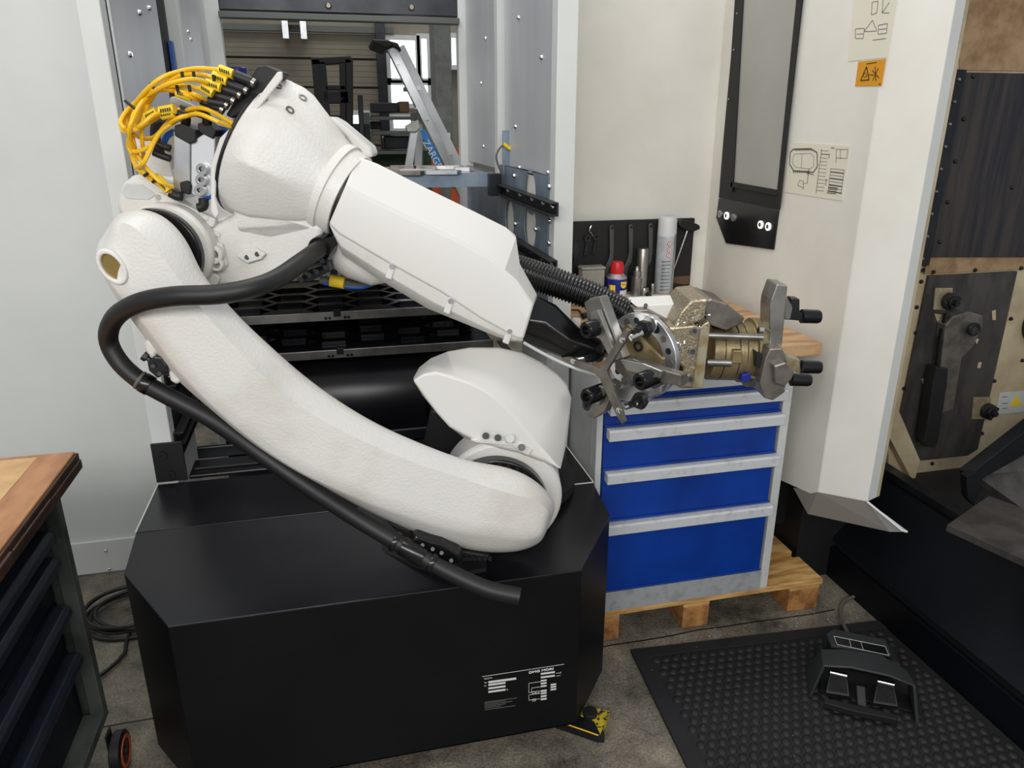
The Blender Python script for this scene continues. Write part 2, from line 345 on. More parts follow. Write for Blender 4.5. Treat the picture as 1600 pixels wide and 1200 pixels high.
rbox('side_panel','alu_panel',-.50,-.492,3.261,3.94,.9,ZT,bev=0); rbox('side_panel','alu_panel',.70,.708,3.121,3.94,1.52,ZT,bev=0)
rbox('post','white_wall',-.50,-.43,3.95,4.01,.02,ZT); rbox('post','white_wall',.664,.73,3.95,4.01,.02,ZT)
rbox('lintel','dark_steel',-.43,.664,3.96,4.06,PY(520,20,3.96).z,ZT); rbox('lintel_flange','shelf_grey',-.43,.664,3.9,3.96,PY(520,32,3.9).z,PY(520,22,3.9).z)
for u,v in ((513,9),(643,12)): bolt(rk,PY(u,v,3.959),(0,-1,0),.016,.012,'grey_steel')
for u,v in ((202,85),(217,20),(232,13)): bolt(rk,PX(u,v,-.522),(1,0,0),.009,.008)
for u,v in ((293,50),(297,62)): bolt(rk,PX(u,v,-.492),(1,0,0),.009,.008)
for u,v in ((847,90),(811,28),(806,198),(865,203),(857,270),(812,262)): bolt(rk,PX(u,v,.692),(-1,0,0),.008,.007)
for u,v in ((759,60),(756,229),(752,130)): bolt(rk,PX(u,v,.70),(-1,0,0),.008,.007)
# zinc side plates with round cut-outs (panel ring segments): built as plate with boolean-free hole strips
def holed_plate(nm,x,y0,y1,z0,z1,hs,m,par):
    # hs: list of (cy,cz,ry,rz); grid of columns bounded by curve: mesh via polygon fill
    bm=nb(); edges=[]
    def loop(pts):
        v=[bm.verts.new(p) for p in pts]
        for i in range(len(v)): edges.append(bm.edges.new((v[i],v[(i+1)%len(v)])))
    loop([(x,y0,z0),(x,y1,z0),(x,y1,z1),(x,y0,z1)])
    for cy,cz,ry,rz in hs: loop([(x,cy+ry*math.cos(a*math.pi/10),cz+rz*math.sin(a*math.pi/10)) for a in range(20)])
    bmesh.ops.triangle_fill(bm,use_beauty=True,edges=edges)
    r=bmesh.ops.extrude_face_region(bm,geom=list(bm.faces)); 
    for e in r['geom']:
        if isinstance(e,bmesh.types.BMVert): e.co.x+=.003
    return emit(nm,bm,m,par)
a=PX(832,303,.67); b=PX(831,350,.67); c=PX(806,340,.67)
holed_plate('side_plate',.67,2.335,3.05,1.0,1.545,[(PX(828,300,.67).y,PX(828,300,.67).z,.075,.075),(PX(828,348,.67).y,PX(828,352,.67).z,.08,.085),(PX(798,345,.67).y+.02,PX(798,345,.67).z,.07,.08)],'zinc',rk)
rbox('backing_sheet','cream_wall',.68,.684,2.335,3.05,1.0,1.53,bev=0)
rbox('side_plate','zinc',.69,.694,3.13,3.93,.9,1.50,bev=0)
holed_plate('side_plate',-.535,2.335,3.1,.68,1.2,[(2.5,.95,.07,.08)],'dark_steel',rk)
for u,v in ((804,275),(859,292),(806,350),(859,380),(838,358),(860,345)): bolt(rk,PX(u,v,.67),(-1,0,0),.009,.008)
def rail(x,s,z,y0=2.21,y1=2.98,lb=None):
    bm=nb(); h=.036
    prism(bm,[(x,y0,z),(x-s*.03,y0,z),(x-s*.03,y0,z-.006),(x-s*.006,y0,z-.006),(x-s*.006,y0,z-h),(x-s*.03,y0,z-h),(x-s*.03,y0,z-h-.006),(x,y0,z-h-.006)],(0,y1-y0,0))
    o=emit('rail',bm,'matte_black',rk,bev=.0015)
    for t in (.06,.2,.38,.6,.85):
        bolt(o,(x-s*.006,y0+(y1-y0)*t,z-h/2),(-s,0,0),.011,.006)
    return o
for z in (1.475,1.30): rail(.668,1,z)
for z in (.99,.83): rail(.668,1,z,y0=2.6)
for z in (1.3,.99,.80): rail(-.53,-1,z,y0=2.3)
# vertical zinc bracket with sensor cable
p=PY(790,262,2.98); rbox('sensor_bracket','zinc',p.x-.012,p.x+.03,2.97,2.985,p.z-.03,p.z+.14)
bm=nb(); tube(bm,[PY(u,v,2.96) for u,v in ((784,272),(776,250),(778,236),(788,226),(795,234))],.004); emit('sensor_cable',bm,'cable_grey',rk,smooth=True)
bm=nb(); cyl(bm,PY(787,225,2.96),PY(797,233,2.96),.007); emit('sensor_plug',bm,'label_yellow',rk,smooth=True)
# black sill, flange bracket
rbox('sill','black_box_top',-.5,.66,2.28,2.40,.648,.66); rbox('sill_rail','dark_steel',-.49,.66,2.405,2.42,.66,.70); rbox('sill_bar','matte_black',-.49,-.1,2.315,2.325,.66,.668)
bk=rbox('corner_bracket','matte_black',-.590,-.50,2.262,2.269,.655,.785,bev=.002)
for u,v in ((254,711),(267,741)):
    p=PY(u,v,2.262); bm=nb(); ringpl(bm,p,(0,-1,0),.006,.013,.008,16); emit('bolt',bm,'rubber',bk,smooth=True)
    bm=nb(); cyl(bm,p,p+V((0,-.006,0)),.007,n=6); emit('bolt',bm,'dark_steel',bk)
# floor pan of rack (dark panel) curved
bm=nb(); prof=[(3.06,.34),(3.03,.40),(3.02,.5),(3.05,.62),(3.10,.72),(3.18,.79)]
loft(bm,[[(x,y,z) for y,z in prof]+[(x,y+.01,z+.0) for y,z in prof[::-1]] for x in (-.50,.33)]); emit('curved_panel',bm,'black_box_top',rk,smooth=True)
rbox('void_sheet','matte_black',-.5,.664,3.7,3.72,.02,1.0,bev=0); rbox('floor_plate','matte_black',-.5,.664,2.42,3.7,.3,.32,bev=0)  # black sheet at the back stands in for the dark void
rbox('void_sheet','matte_black',-.5,.664,3.42,3.43,.3,.82,bev=0)  # second black sheet painting the dark behind the lower trays
# hexagon-recess trays
def hexcell(cx,cy,w,h): return [(cx-w,cy),(cx-w/2,cy-h),(cx+w/2,cy-h),(cx+w,cy),(cx+w/2,cy+h),(cx-w/2,cy+h)]
def hextray(z,label,y0=2.99,y1=3.66,x0=-.49,x1=.625):
    t=thing('tray',label,'tray',((x0+x1)/2,(y0+y1)/2,z-.04),'hexagon pocket trays')
    bm=nb(); box(bm,x0,x1,y0+.012,y1,z-.034,z-.018); emit('bottom',bm,'tray_floor',t)
    bm=nb(); edges=[]
    def loop(pts):
        v=[bm.verts.new((a,b,z-.004)) for a,b in pts]
        for i in range(len(v)): edges.append(bm.edges.new((v[i],v[(i+1)%len(v)])))
    loop([(x0+.005,y0+.012),(x1-.005,y0+.012),(x1-.005,y1),(x0+.005,y1)])
    w,h=.098,.066; i=0; cx=x0+.12
    while cx<x1-.1:
        cy=y0+.08+(h+.011 if i%2 else 0)
        while cy<y1-.075: loop(hexcell(cx,cy,w,h)); cy+=2*h+.022
        cx+=1.5*w+.02; i+=1
    bmesh.ops.triangle_fill(bm,use_beauty=True,edges=edges)
    r=bmesh.ops.extrude_face_region(bm,geom=list(bm.faces))
    for e in r['geom']:
        if isinstance(e,bmesh.types.BMVert): e.co.z-=.013
    emit('pocket_grid',bm,'tray_black',t)
    bm=nb(); box(bm,x0,x1,y0,y0+.012,z-.036,z); e=emit('front_edge',bm,'steel',t,bev=.002)
    cx=(x0+x1)/2-.08
    bm=nb(); box(bm,cx-.014,cx+.014,y0-.004,y0+.02,z-.02,z+.008); emit('catch',bm,'dark_steel',t,bev=.002)
    for dx in (-.045,-.03,.03,.045): bm=nb(); cyl(bm,(cx+dx,y0,z-.024),(cx+dx,y0-.004,z-.024),.006,n=12); emit('rivet',bm,'dark_steel',t)
hextray(.99,'black hexagon pocket tray with steel edge, upper of the two below the forearm')
hextray(.832,'black hexagon pocket tray with steel edge, lowest, above the dark panel')
hextray(1.155,'black hexagon pocket tray mostly hidden behind the robot forearm')
# top tray with galvanized edge
zt=PY(700,272,3.0).z
tt=thing('tray','galvanised steel tray level with the ladder foot, holding flat steel strips','tray',(.3,3.3,zt-.05))
bm=nb(); box(bm,-.49,.63,3.0,3.012,zt-.05,zt); box(bm,-.49,.63,3.0,3.02,zt,zt+.004); emit('front_edge',bm,'zinc',tt)
bm=nb(); box(bm,-.49,.63,3.012,3.62,zt-.01,zt-.002); emit('plate',bm,'steel',tt)
k=0
for u,v,L in ((652,268,.14),(668,262,.10),(690,270,.12),(628,262,.10),(722,265,.06),(640,271,.08),(700,262,.1),(612,268,.07)):
    p=PZ(u,v,zt+.006); k+=1
    bm=nb(); prism(bm,[(p.x-L/2,p.y,zt-.001),(p.x+L/2,p.y-.01,zt-.001),(p.x+L/2+.02,p.y+.01,zt-.001),(p.x+L/2,p.y+.03,zt-.001),(p.x-L/2,p.y+.03,zt-.001)],(0,0,.016)); emit('steel_strip',bm,'aluminium' if k%2 else 'grey_steel',label={652:'third flat steel strip from the left on the galvanised tray',668:'short rear flat steel strip in the middle of the galvanised tray',690:'long flat steel strip at the front right of the galvanised tray',628:'second flat steel strip from the left on the galvanised tray',722:'rightmost short flat steel strip on the galvanised tray',640:'front flat steel strip nearest the forearm on the galvanised tray',700:'rear right flat steel strip on the galvanised tray',612:'leftmost flat steel strip on the galvanised tray beside the forearm'}[u],cat='steel strip',group='steel strips on the top tray',bev=.001)
cl=PY(770,285,2.99); bm=nb(); box(bm,cl.x-.02,cl.x+.03,2.96,3.0,cl.z-.05,cl.z+.035); emit('latch',bm,'dark_steel',tt,bev=.003)
# ================================================================ ROBOT BASE BOX
bx=thing('robot_pedestal','black sheet metal pedestal box with chamfered corners under the robot','pedestal',(.07,1.95,.05))
ch=.14
F=1.618; zf=.579; zb=.065; yc=1.812; ym=1.965; yb=2.258; x0,x1=-.585,.722
outl=[(-.452,F),(.572,F),(x1,yc),(x1,yb),(x0,yb),(x0,yc)]
def ztop(y): return .65 if y>=ym else .65-(ym-y)*(.65-zf)/(ym-F)
# upper skin: two plates
bm=nb(); prism(bm,[(x0,ym,.647),(x1,ym,.647),(x1,yb,.647),(x0,yb,.647)],(0,0,.004)); emit('rear_top_plate',bm,'black_box_top',bx,bev=.001)
bm=nb(); pf=[(-.452,F),(.572,F),(x1,yc),(x1,ym-.002),(x0,ym-.002),(x0,yc)]
prism(bm,[(a,b,ztop(b)-.003) for a,b in pf],(0,0,.004)); emit('front_top_plate',bm,'black_box_top',bx,bev=.001)
def wallp(a,b,name='side_plate'):
    (ax,ay),(bx_,by)=a,b; d=V((bx_-ax,by-ay,0)); n=V((d.y,-d.x,0)).normalized()*-.003
    bm=nb(); pts=[(ax,ay,zb),(bx_,by,zb),(bx_,by,ztop(by)-.0035)]
    if (ay-ym)*(by-ym)<0: 
        xm=ax; pts.append((xm,ym,ztop(ym)-.0035))
    pts.append((ax,ay,ztop(ay)-.0035)); prism(bm,pts,n); return emit(name,bm,'black_box',bx,bev=.0008)
fp=wallp(outl[0],outl[1],'front_plate'); wallp(outl[1],outl[2],'chamfer_plate'); wallp(outl[2],outl[3]); wallp(outl[5],outl[0],'chamfer_plate'); wallp(outl[4],outl[5]); 
bm=nb(); prism(bm,[(a,b,zb) for a,b in outl],(0,0,.004)); emit('bottom_plate',bm,'matte_black',bx)
bm=nb(); box(bm,-.35,.5,1.75,2.2,.0,.064); emit('plinth',bm,'matte_black',bx)
# edge highlights at left and right rims, painted as white strips
bm=nb(); tube(bm,[(x0-.001,yb,.652),(x0-.001,ym,.652)],.002,n=6,smoothp=False); emit('edge_line',bm,'white_wall',bx)
bm=nb(); tube(bm,[(x1+.001,yb,.652),(x1+.001,ym,.652)],.002,n=6,smoothp=False); emit('edge_line',bm,'white_wall',bx)
bm=nb(); tube(bm,[(x0,yc,ztop(yc)),(-.452,F-.001,zf),(.572,F-.001,zf),(x1,yc,ztop(yc))],.0009,n=6,smoothp=False); emit('edge_line',bm,'dark_steel',bx)
bm=nb(); q=PZ(860,760.5,.653); box(bm,q.x,x1,ym-.004,ym,.651,.653); emit('edge_line',bm,'print_white',bx)  # thin white line along the fold
# open hatch under the arm
bm=nb(); prism(bm,[PZ(597,815,.652)+V((0,0,0)),PZ(597,868,.60),PZ(700,905,.598),PZ(760,893,.6),PZ(760,815,.652)],(0,0,.012)); emit('hatch_frame',bm,'matte_black',bx)
# nameplate print
YP=F-.0012
def quad(u0,v0,u1,hh,m='print_white',name='print_bar',sl=-.137,par=None):
    P=[PY(u,v,YP) for u,v in ((u0,v0),(u1,v0+sl*(u1-u0)),(u1,v0+sl*(u1-u0)+hh),(u0,v0+hh))]
    bm=nb(); prism(bm,P,(0,-.0005,0)); return emit(name,bm,m,par or fp)
def cz(x,y): return (720+x/6.667,1020+y/6.667)
pn=nb(); prism(pn,[PY(*cz(x,y),F-.0002) for x,y in ((222,248),(1075,118),(1068,500),(240,600))],(0,-.0005,0)); pn=emit('nameplate',pn,'black_box',bx)
for x,y,w_,h_ in ((222,246,853,4),(287,296,290,27),(287,326,178,24),(287,362,178,24),(287,398,178,24),(833,210,146,24),(833,248,146,22),(833,284,60,20),(833,312,60,22),(833,342,60,20),(833,390,60,22),(833,416,60,20),(833,446,60,22),(833,476,60,22),(935,325,58,20),(935,350,58,20),(935,376,58,20)):
    u,v=cz(x,y); quad(u,v,u+w_/6.667,h_/6.667*(.78 if h_>4 else 1),par=pn,sl=-.137 if h_>4 else -.152)
for x,y,w_ in ((707,315,126),(735,365,96),(707,412,126),(707,436,122),(707,492,120),(993,212,45),(993,240,45)):
    u,v=cz(x,y); quad(u,v,u+w_/6.667,.5,par=pn,name='print_line')
for x,ya,yb_ in ((707,315,412),(735,365,405),(707,436,492),(1040,195,215)):
    u,v=cz(x,ya); quad(u,v,u+.5,(yb_-ya)/6.667,par=pn,name='print_line')
for x,y in ((740,405),(780,400),(745,482)):
    u,v=cz(x,y); quad(u,v,u+5,.5,par=pn,name='print_line'); quad(u,v+3,u+5,.5,par=pn,name='print_line'); quad(u,v,u+.5,3.5,par=pn,name='print_line'); quad(u+5,v-.6,u+5.5,3.5,par=pn,name='print_line')
d=PY(*cz(985,165),YP)-PY(*cz(707,215),YP)
text('lettering','DMG MORI',.0098,PY(*cz(707,217),YP),(1,0,0),(0,0,1),'print_white',pn,sx=d.length/(.0098*5.35),off=.0003)
u,v=cz(247,270)
text('small_lettering','Fabrik-Nr.',.0055,PY(*cz(243,278),YP),(1,0,0),(0,0,1),'print_white',pn)
for s,x,y in (('Typ',243,318),('Nr.',243,350),('kg',473,388)): text('small_lettering',s,.005,PY(*cz(x,y),YP),(1,0,0),(0,0,1),'print_white',pn)
for y,w_ in ((512,340),(524,220),(540,290),(556,220),(572,170),(590,322)):
    u,v=cz(247,y); n=int(w_/14)
    quad(u,v,u+w_/6.667,.9,par=pn,name='print_line',m='ink')
# anchor foot plate
ff=thing('anchor_foot','grey steel foot plate with yellow end beside the pedestal corner','foot plate',(.62,1.68,0))
bm=nb(); prism(bm,[PZ(u,v,.03) for u,v in ((858,1122),(905,1108),(935,1118),(945,1148),(935,1148))],(0,0,-.03)); emit('base_plate',bm,'dark_steel',ff,bev=.001)
bm=nb(); prism(bm,[PZ(u,v,.032) for u,v in ((907,1118),(910,1101),(953,1111),(938,1147),(928,1126))],(0,0,-.031)); emit('yellow_plate',bm,MT['label_yellow'] if 0 else mat('worn_yellow',(196,172,40),.5,c2=(40,38,30),ns=60,thr=(.5,.58)),ff,bev=.001)
p=PZ(922,1113,.04); bm=nb(); cyl(bm,(p.x,p.y,0.0),(p.x,p.y,.045),.022,n=20); emit('anchor_bolt',bm,'matte_black',ff,bev=.002)
bm=nb(); tube(bm,[PZ(858,1122,.034),PZ(935,1149,.034)],.002,n=6,smoothp=False); emit('edge_stripe',bm,'yellow',ff)
# ================================================================ ROBOT
rb=thing('industrial_robot','large white six axis robot arm with yellow cables and double gripper','robot',(.43,1.98,.652))
bm=nb(); lathe(bm,(.46,2.02,.652),(0,0,1),[(0,.21),(.03,.21),(.035,.17),(.25,.165)],n=40); emit('base_column',bm,'matte_black',rb,smooth=True)
# lower arm: lofted casting
# stations: T (top silhouette), t (ridge), b (lower ridge), B (bottom silhouette)
ST=[((178,338),(172,352),(158,385),(148,385)),
    ((200,326),(186,345),(160,420),(150,404)),
    ((236,327),(208,352),(176,450),(163,436)),
    ((268,345),(230,372),(196,470),(181,466)),
    ((296,380),(252,400),(220,500),(203,497)),
    ((312,424),(286,446),(246,533),(227,528)),
    ((340,458),(314,482),(278,578),(261,580)),
    ((383,505),(358,533),(318,622),(302,616)),
    ((427,545),(400,577),(360,660),(342,652)),
    ((470,584),(440,614),(400,694),(388,690)),
    ((530,628),(497,655),(460,735),(448,730)),
    ((590,664),(555,684),(520,763),(506,762)),
    ((650,690),(615,711),(580,788),(562,793)),
    ((700,710),(675,733),(640,806),(622,821)),
    ((742,723),(730,750),(700,826),(684,846)),
    ((790,728),(780,768),(752,832),(738,861)),
    ((828,744),(818,776),(790,836),(778,864)),
    ((852,764),(842,784),(822,842),(814,862)),
    ((866,782),(856,796),(846,836),(842,850)),
    ((868,800),(860,808),(852,832),(850,840)),]
rings=[]
n=len(ST)
for i,(T,t,b_,B) in enumerate(ST):
    e=0
    if i==0: e=.035
    elif i==1: e=.012
    elif i==n-1: e=.03
    elif i==n-2: e=.010
    elif i==n-3: e=.002
    D=.165
    rings.append([RP(*t,e),RP(*b_,e),RP(*B,.045+e*.5),RP(*B,D-.02),RP(*[(B[k]*.85+T[k]*.15) for k in (0,1)],D),RP(*[(B[k]*.12+T[k]*.88) for k in (0,1)],D),RP(*T,D-.02),RP(*T,.062+e*.5)])
bm=nb(); loft(bm,rings); 
cr=bm.edges.layers.float.get('crease_edge') or bm.edges.layers.float.new('crease_edge')
bm.verts.ensure_lookup_table()
for i in range(n-1):
    for j,wt in ((0,1.0),(1,.6),(2,.3),(3,.6),(6,.6),(7,.5)):
        e=bm.edges.get((bm.verts[i*8+j],bm.verts[(i+1)*8+j])); 
        if e:
            e[cr]=wt
            if j==0 and i>0: e.smooth=False
la=emit('lower_arm',bm,'robot_white',rb,smooth=True,sub=2)
# oval pivot hole
c=RP(179,415,-.004); u=V((math.cos(math.radians(60)),0,math.sin(math.radians(60)))); 
def oval(bm,c,ra,rb_,a,h,ang,n=28,ri=None):
    uu,vv,aa=frame(a); ca,sa=math.cos(ang),math.sin(ang); U=uu*ca+vv*sa; W=-uu*sa+vv*ca
    pts=lambda k,o:[c+aa*o+U*(ra*k*math.cos(2*math.pi*i/n))+W*(rb_*k*math.sin(2*math.pi*i/n)) for i in range(n)]
    if ri is None: return loft(bm,[pts(1,0),pts(1,h)])
    rr=[pts(ri,0),pts(1,0),pts(1,h),pts(ri,h)]; R=[[bm.verts.new(p) for p in r] for r in rr]
    for i in range(4):
        for j in range(n): bm.faces.new((R[i][j],R[i][(j+1)%n],R[(i+1)%4][(j+1)%n],R[(i+1)%4][j]))
    return bm
HN=RP(179,415,0)
bm=nb(); oval(bm,RP(178,416,.006),.040,.026,-RN,.012,math.radians(118),ri=.72); emit('pivot_rim',bm,'robot_white',la,bev=.003,smooth=True)
bm=nb(); oval(bm,RP(178,416,.006),.030,.0195,-RN,.004,math.radians(118)); emit('pivot_plug',bm,'oil_ring',la)
# foot lugs on lower arm
for pts in (((222,535),(232,530),(245,548),(240,562),(228,552)),((262,580),(275,578),(287,592),(276,602),(265,596)),((648,834),(672,836),(676,848),(668,857),(655,848)),((692,848),(716,852),(715,864),(706,874),(693,862))):
    bm=nb(); prism(bm,[RP(u,v,.04) for u,v in pts],RN*.07); emit('lug',bm,'robot_white',la,bev=.006,smooth=True)
# J3: rings and housing
def disc(nm,u,v,off0,off1,rpx,m,par=rb,bev=.004,n=48):
    c=RP(u,v,off0); e=RP(u+rpx,v,off0); r=(e-c).length*.985
    bm=nb(); cyl(bm,c,c+RN*(off1-off0),r,n=n); return emit(nm,bm,m,par,bev=bev,smooth=True)
disc('elbow_ring',242,399,.16,.185,73,'gloss_black'); disc('elbow_collar',258,392,.183,.235,74,'robot_white',bev=.008)
hs=[(181,330),(181,312),(190,287),(207,272),(262,284),(275,308),(338,352),(352,340),(368,335),(430,330),(505,352),(500,385),(474,412),(432,436),(380,450),(335,448),(300,425),(250,400),(200,350)]
bm=nb(); prism(bm,[RP(u,v,.235) for u,v in hs],RN*.28); eh=emit('elbow_housing',bm,'robot_white',rb,bev=.014,smooth=True,seg=3)
bm=nb(); prism(bm,[RP(u,v,.2348) for u,v in ((190,300),(198,286),(222,288),(245,304),(232,312),(198,310))],RN*-.003); emit('recess_panel',bm,'cab_grey',eh,bev=.001)
bm=nb(); prism(bm,[RP(u,v,.225) for u,v in ((243,300),(252,302),(338,343),(332,357),(240,312))],RN*.02); emit('mount_flange',bm,'robot_white',eh,bev=.004)
for u,v in ((247,308),(322,340)): bm=nb(); cyl(bm,RP(u,v,.224),RP(u,v,.222),.006,n=12); emit('screw',bm,'steel',eh)
# bosses
bm=nb(); prism(bm,[RP(u,v,.233) for u,v in ((372,400),(383,388),(402,387),(417,396),(410,404),(388,411))],RN*-.01); bo=emit('boss',bm,'robot_white',eh,bev=.003)
for u,v in ((386,402),(402,397)): bm=nb(); cyl(bm,RP(u,v,.2232),RP(u,v,.222),.006,n=12); emit('hole',bm,'dark_steel',bo)
bm=nb(); prism(bm,[RP(u,v,.236) for u,v in ((323,380),(328,372),(350,380),(358,412),(350,423),(326,415))],RN*-.012); emit('boss',bm,'robot_white',eh,bev=.004)
for u,v,r in ((338,396,.022),(343,411,.016)):
    bm=nb(); ringpl(bm,RP(u,v,.228),-RN,r*.55,r,.026,24); emit('port',bm,'robot_white',eh,bev=.003,smooth=True)
bm=nb(); prism(bm,[RP(u,v,.236) for u,v in ((322,432),(338,424),(347,432),(342,446),(326,448))],RN*-.016); emit('boss',bm,'robot_white',eh,bev=.004)
bm=nb(); prism(bm,[RP(u,v,.236) for u,v in ((320,355),(345,364),(344,371),(322,362))],RN*-.006); emit('rib',bm,'robot_white',eh,bev=.002)
# cone housing. axis from rim centre to neck centre
A0=RP(408,232,.335); A1=RP(531,300,.30); 
AX=(A1-A0).normalized(); L=(A1-A0).length
px=(RP(508,232,.335)-RP(408,232,.335)).length/100
def octo(c,R,k,n=48):
    uu,vv,aa=frame(AX); out=[]
    for i in range(n):
        th=2*math.pi*i/n; q=(th%(math.pi/4))-math.pi/8; ro=R*math.cos(math.pi/8)/math.cos(q)*1.03
        r=R*(1-k)+ro*k; out.append(c+uu*(r*math.cos(th))+vv*(r*math.sin(th)))
    return out
Rr=112*px
bm=nb(); loft(bm,[octo(A0+AX*t*L,Rr*r,k) for t,r,k in ((0,1,0),(.02,1.01,.1),(.22,1.01,.7),(.34,.98,.9),(.72,.76,.7),(.9,.64,.2),(.93,.625,0))])
ch_=emit('wrist_motor_housing',bm,'robot_white',rb,smooth=True,bev=.004,angle=25)
bm=nb(); cyl(bm,A0-AX*.008,A0,Rr*1.0,n=56); emit('housing_gasket',bm,'rubber',rb,bev=.002,smooth=True)
bm=nb(); lathe(bm,A0+AX*L*.9,AX,[(0,Rr*.66),(.018,Rr*.665),(.020,Rr*.63),(.050,Rr*.615)],n=48); emit('neck_ring',bm,'robot_white',rb,smooth=True)
bm=nb(); lathe(bm,A0+AX*(L*.9+.049),AX,[(0,Rr*.57),(.03,Rr*.55)],n=48); emit('neck_gap',bm,'rubber',rb,smooth=True)
# lower chin of housing
bm=nb(); prism(bm,[RP(u,v,.235) for u,v in ((362,290),(362,362),(374,371),(424,380),(488,366),(497,350),(490,300))],RN*.14); emit('housing_chin',bm,'robot_white',rb,bev=.02,smooth=True,seg=3)
for u,v in ((434,135),(411,154),(473,153),(453,172)):
    c=A0+AX*L*.22
    bpy.context.view_layer.update(); hit=sc.ray_cast(bpy.context.evaluated_depsgraph_get(),CC,ray(u,v).normalized())
    if hit[0]: bm=nb(); ringpl(bm,hit[1]-hit[2]*.002,hit[2],.006,.010,.004,14); emit('cap_screw',bm,'grey_steel',ch_)
# forearm cover
FS=[((558,244),(541,288),(514,350),(524,372)),
    ((590,256),(562,303),(530,366),(535,398)),
    ((670,296),(636,338),(612,414),(588,434)),
    ((740,330),(708,372),(690,457),(668,482)),
    ((790,355),(764,402),(752,498),(742,512)),
    ((806,368),(788,424),(785,516),(776,526)),
    ((812,412),(808,440),(806,528),(800,533)),
    ((840,462),(834,476),(818,530),(816,534))]
rings=[]
for i,(T,R_,S,B) in enumerate(FS):
    mS=[(R_[k]*.55+S[k]*.45) for k in (0,1)]
    rings.append([RP(*T,.26),RP(*R_,.185),RP(*mS,.178),RP(*S,.182),RP(*S,.46),RP(*R_,.46),RP(*T,.42)])
bm=nb(); loft(bm,rings); fc=emit('forearm_cover',bm,'hood_white',rb,smooth=True,bev=.005,seg=2,angle=14)
rings=[]
for i,(T,R_,S,B) in enumerate(FS):
    rings.append([RP(*S,.188),RP(*[(S[k]*.4+B[k]*.6) for k in (0,1)],.192),RP(*B,.225),RP(*B,.42),RP(*S,.45)])
bm=nb(); loft(bm,rings); ft2=emit('forearm_shell',bm,'robot_white',rb,smooth=True,bev=.006,seg=3,angle=60)
# bulge lower-left start of forearm shell
bm=nb(); lathe(bm,RP(550,390,.31),RP(600,416,.31)-RP(550,390,.31),[(-.055,.02),(-.045,.045),(-.02,.062),(.02,.068),(.08,.058),(.13,.02)],n=32); emit('forearm_bulge',bm,'robot_white',rb,smooth=True)
for (u,v) in ((611,422),(702,476),(794,523)):
    p=RP(u,v,.19); d=(RP(u-4,v+12,.19)-p); bm=nb(); s=RP(u+5,v+2,.19)-p
    obox(bm,p-RN*.001,s*1.0,RN*.004,d*1.1); rc=emit('clip_pocket',bm,'robot_white',ft2,bev=.003)
    bm=nb(); cyl(bm,p+d*-.6-RN*.003,p+d*-.6-RN*.012,.006,n=12); emit('clip_screw',bm,'aluminium',rc)
# cover vents / handles line
# cap at neck top (white fairing) 
bm=nb(); prism(bm,[RP(u,v,.40) for u,v in ((512,180),(530,190),(578,230),(583,245),(560,250),(540,215),(520,196))],RN*.10); emit('neck_fairing',bm,'hood_white',rb,bev=.008,smooth=True)
# wrist fork (black) and wrist
bm=nb()
WS=[((838,462),(822,500),(815,536)),((868,476),(852,505),(842,545)),((905,512),(888,530),(872,556)),((940,530),(932,545),(900,568)),((955,545),(945,556),(930,566))]
rings=[]
for T,m_,B in WS: rings.append([RP(*T,.25),RP(*m_,.205),RP(*B,.23),RP(*B,.33),RP(*T,.36)])
loft(bm,rings); emit('wrist_fork',bm,'gloss_black',rb,smooth=True,bev=.006)
bm=nb(); tube(bm,[RP(u,v,.2) for u,v in ((818,535),(850,553),(890,572),(930,585))],.004,n=8); emit('wrist_edge',bm,'cab_grey',rb,smooth=True)
# corrugated hose
P=spline([RP(u,v,o) for u,v,o in ((806,420,.34),(840,430,.31),(880,445,.29),(925,462,.28),(965,480,.27),(995,495,.27))],1)
P=spline([RP(u,v,o) for u,v,o in ((800,420,.34),(840,432,.31),(880,446,.29),(925,463,.28),(965,482,.27),(995,500,.27))],34)
bm=nb(); rr=[.0395,.0395,.0355,.0355]
tube(bm,P,0,n=20,smoothp=False,rf=lambda i:rr[i%4]*(1-.0007*i)); emit('corrugated_hose',bm,'gloss_black',rb,smooth=True,angle=80)
# main dress hose
HP=[(506,384,.24),(492,394,.18),(470,410,.1),(435,434,.02),(395,450,-.04),(340,460,-.06),(270,463,-.06),(215,474,-.03),(180,496,.02),(169,528,.06),(184,562,.06),(215,592,.05),(255,615,.05),(330,655,.05),(400,704,.05),(480,760,.03),(560,812,.02),(645,862,-.01),(700,893,-.03),(760,920,-.05),(812,932,-.06)]
bm=nb(); tube(bm,[RP(*q) for q in HP],.0205,n=14,k=5); dh=emit('dress_hose',bm,'rubber',rb,smooth=True)
def collar(i,j,t,r,w,nm='hose_clamp',m='gloss_black'):
    a=RP(*HP[i]).lerp(RP(*HP[j]),t); d=(RP(*HP[j])-RP(*HP[i])).normalized(); bm=nb(); lathe(bm,a-d*w,d,[(0,r*.97),(0.002,r),(2*w-.002,r),(2*w,r*.97)],n=20); emit(nm,bm,m,dh,smooth=True)
collar(11,12,.35,.0235,.010); collar(11,12,.1,.0225,.003,'hose_band','cable_grey'); collar(17,18,0,.023,.03); collar(17,18,.55,.0245,.006); collar(17,18,-.5,.0245,.006); collar(0,1,.1,.028,.026)
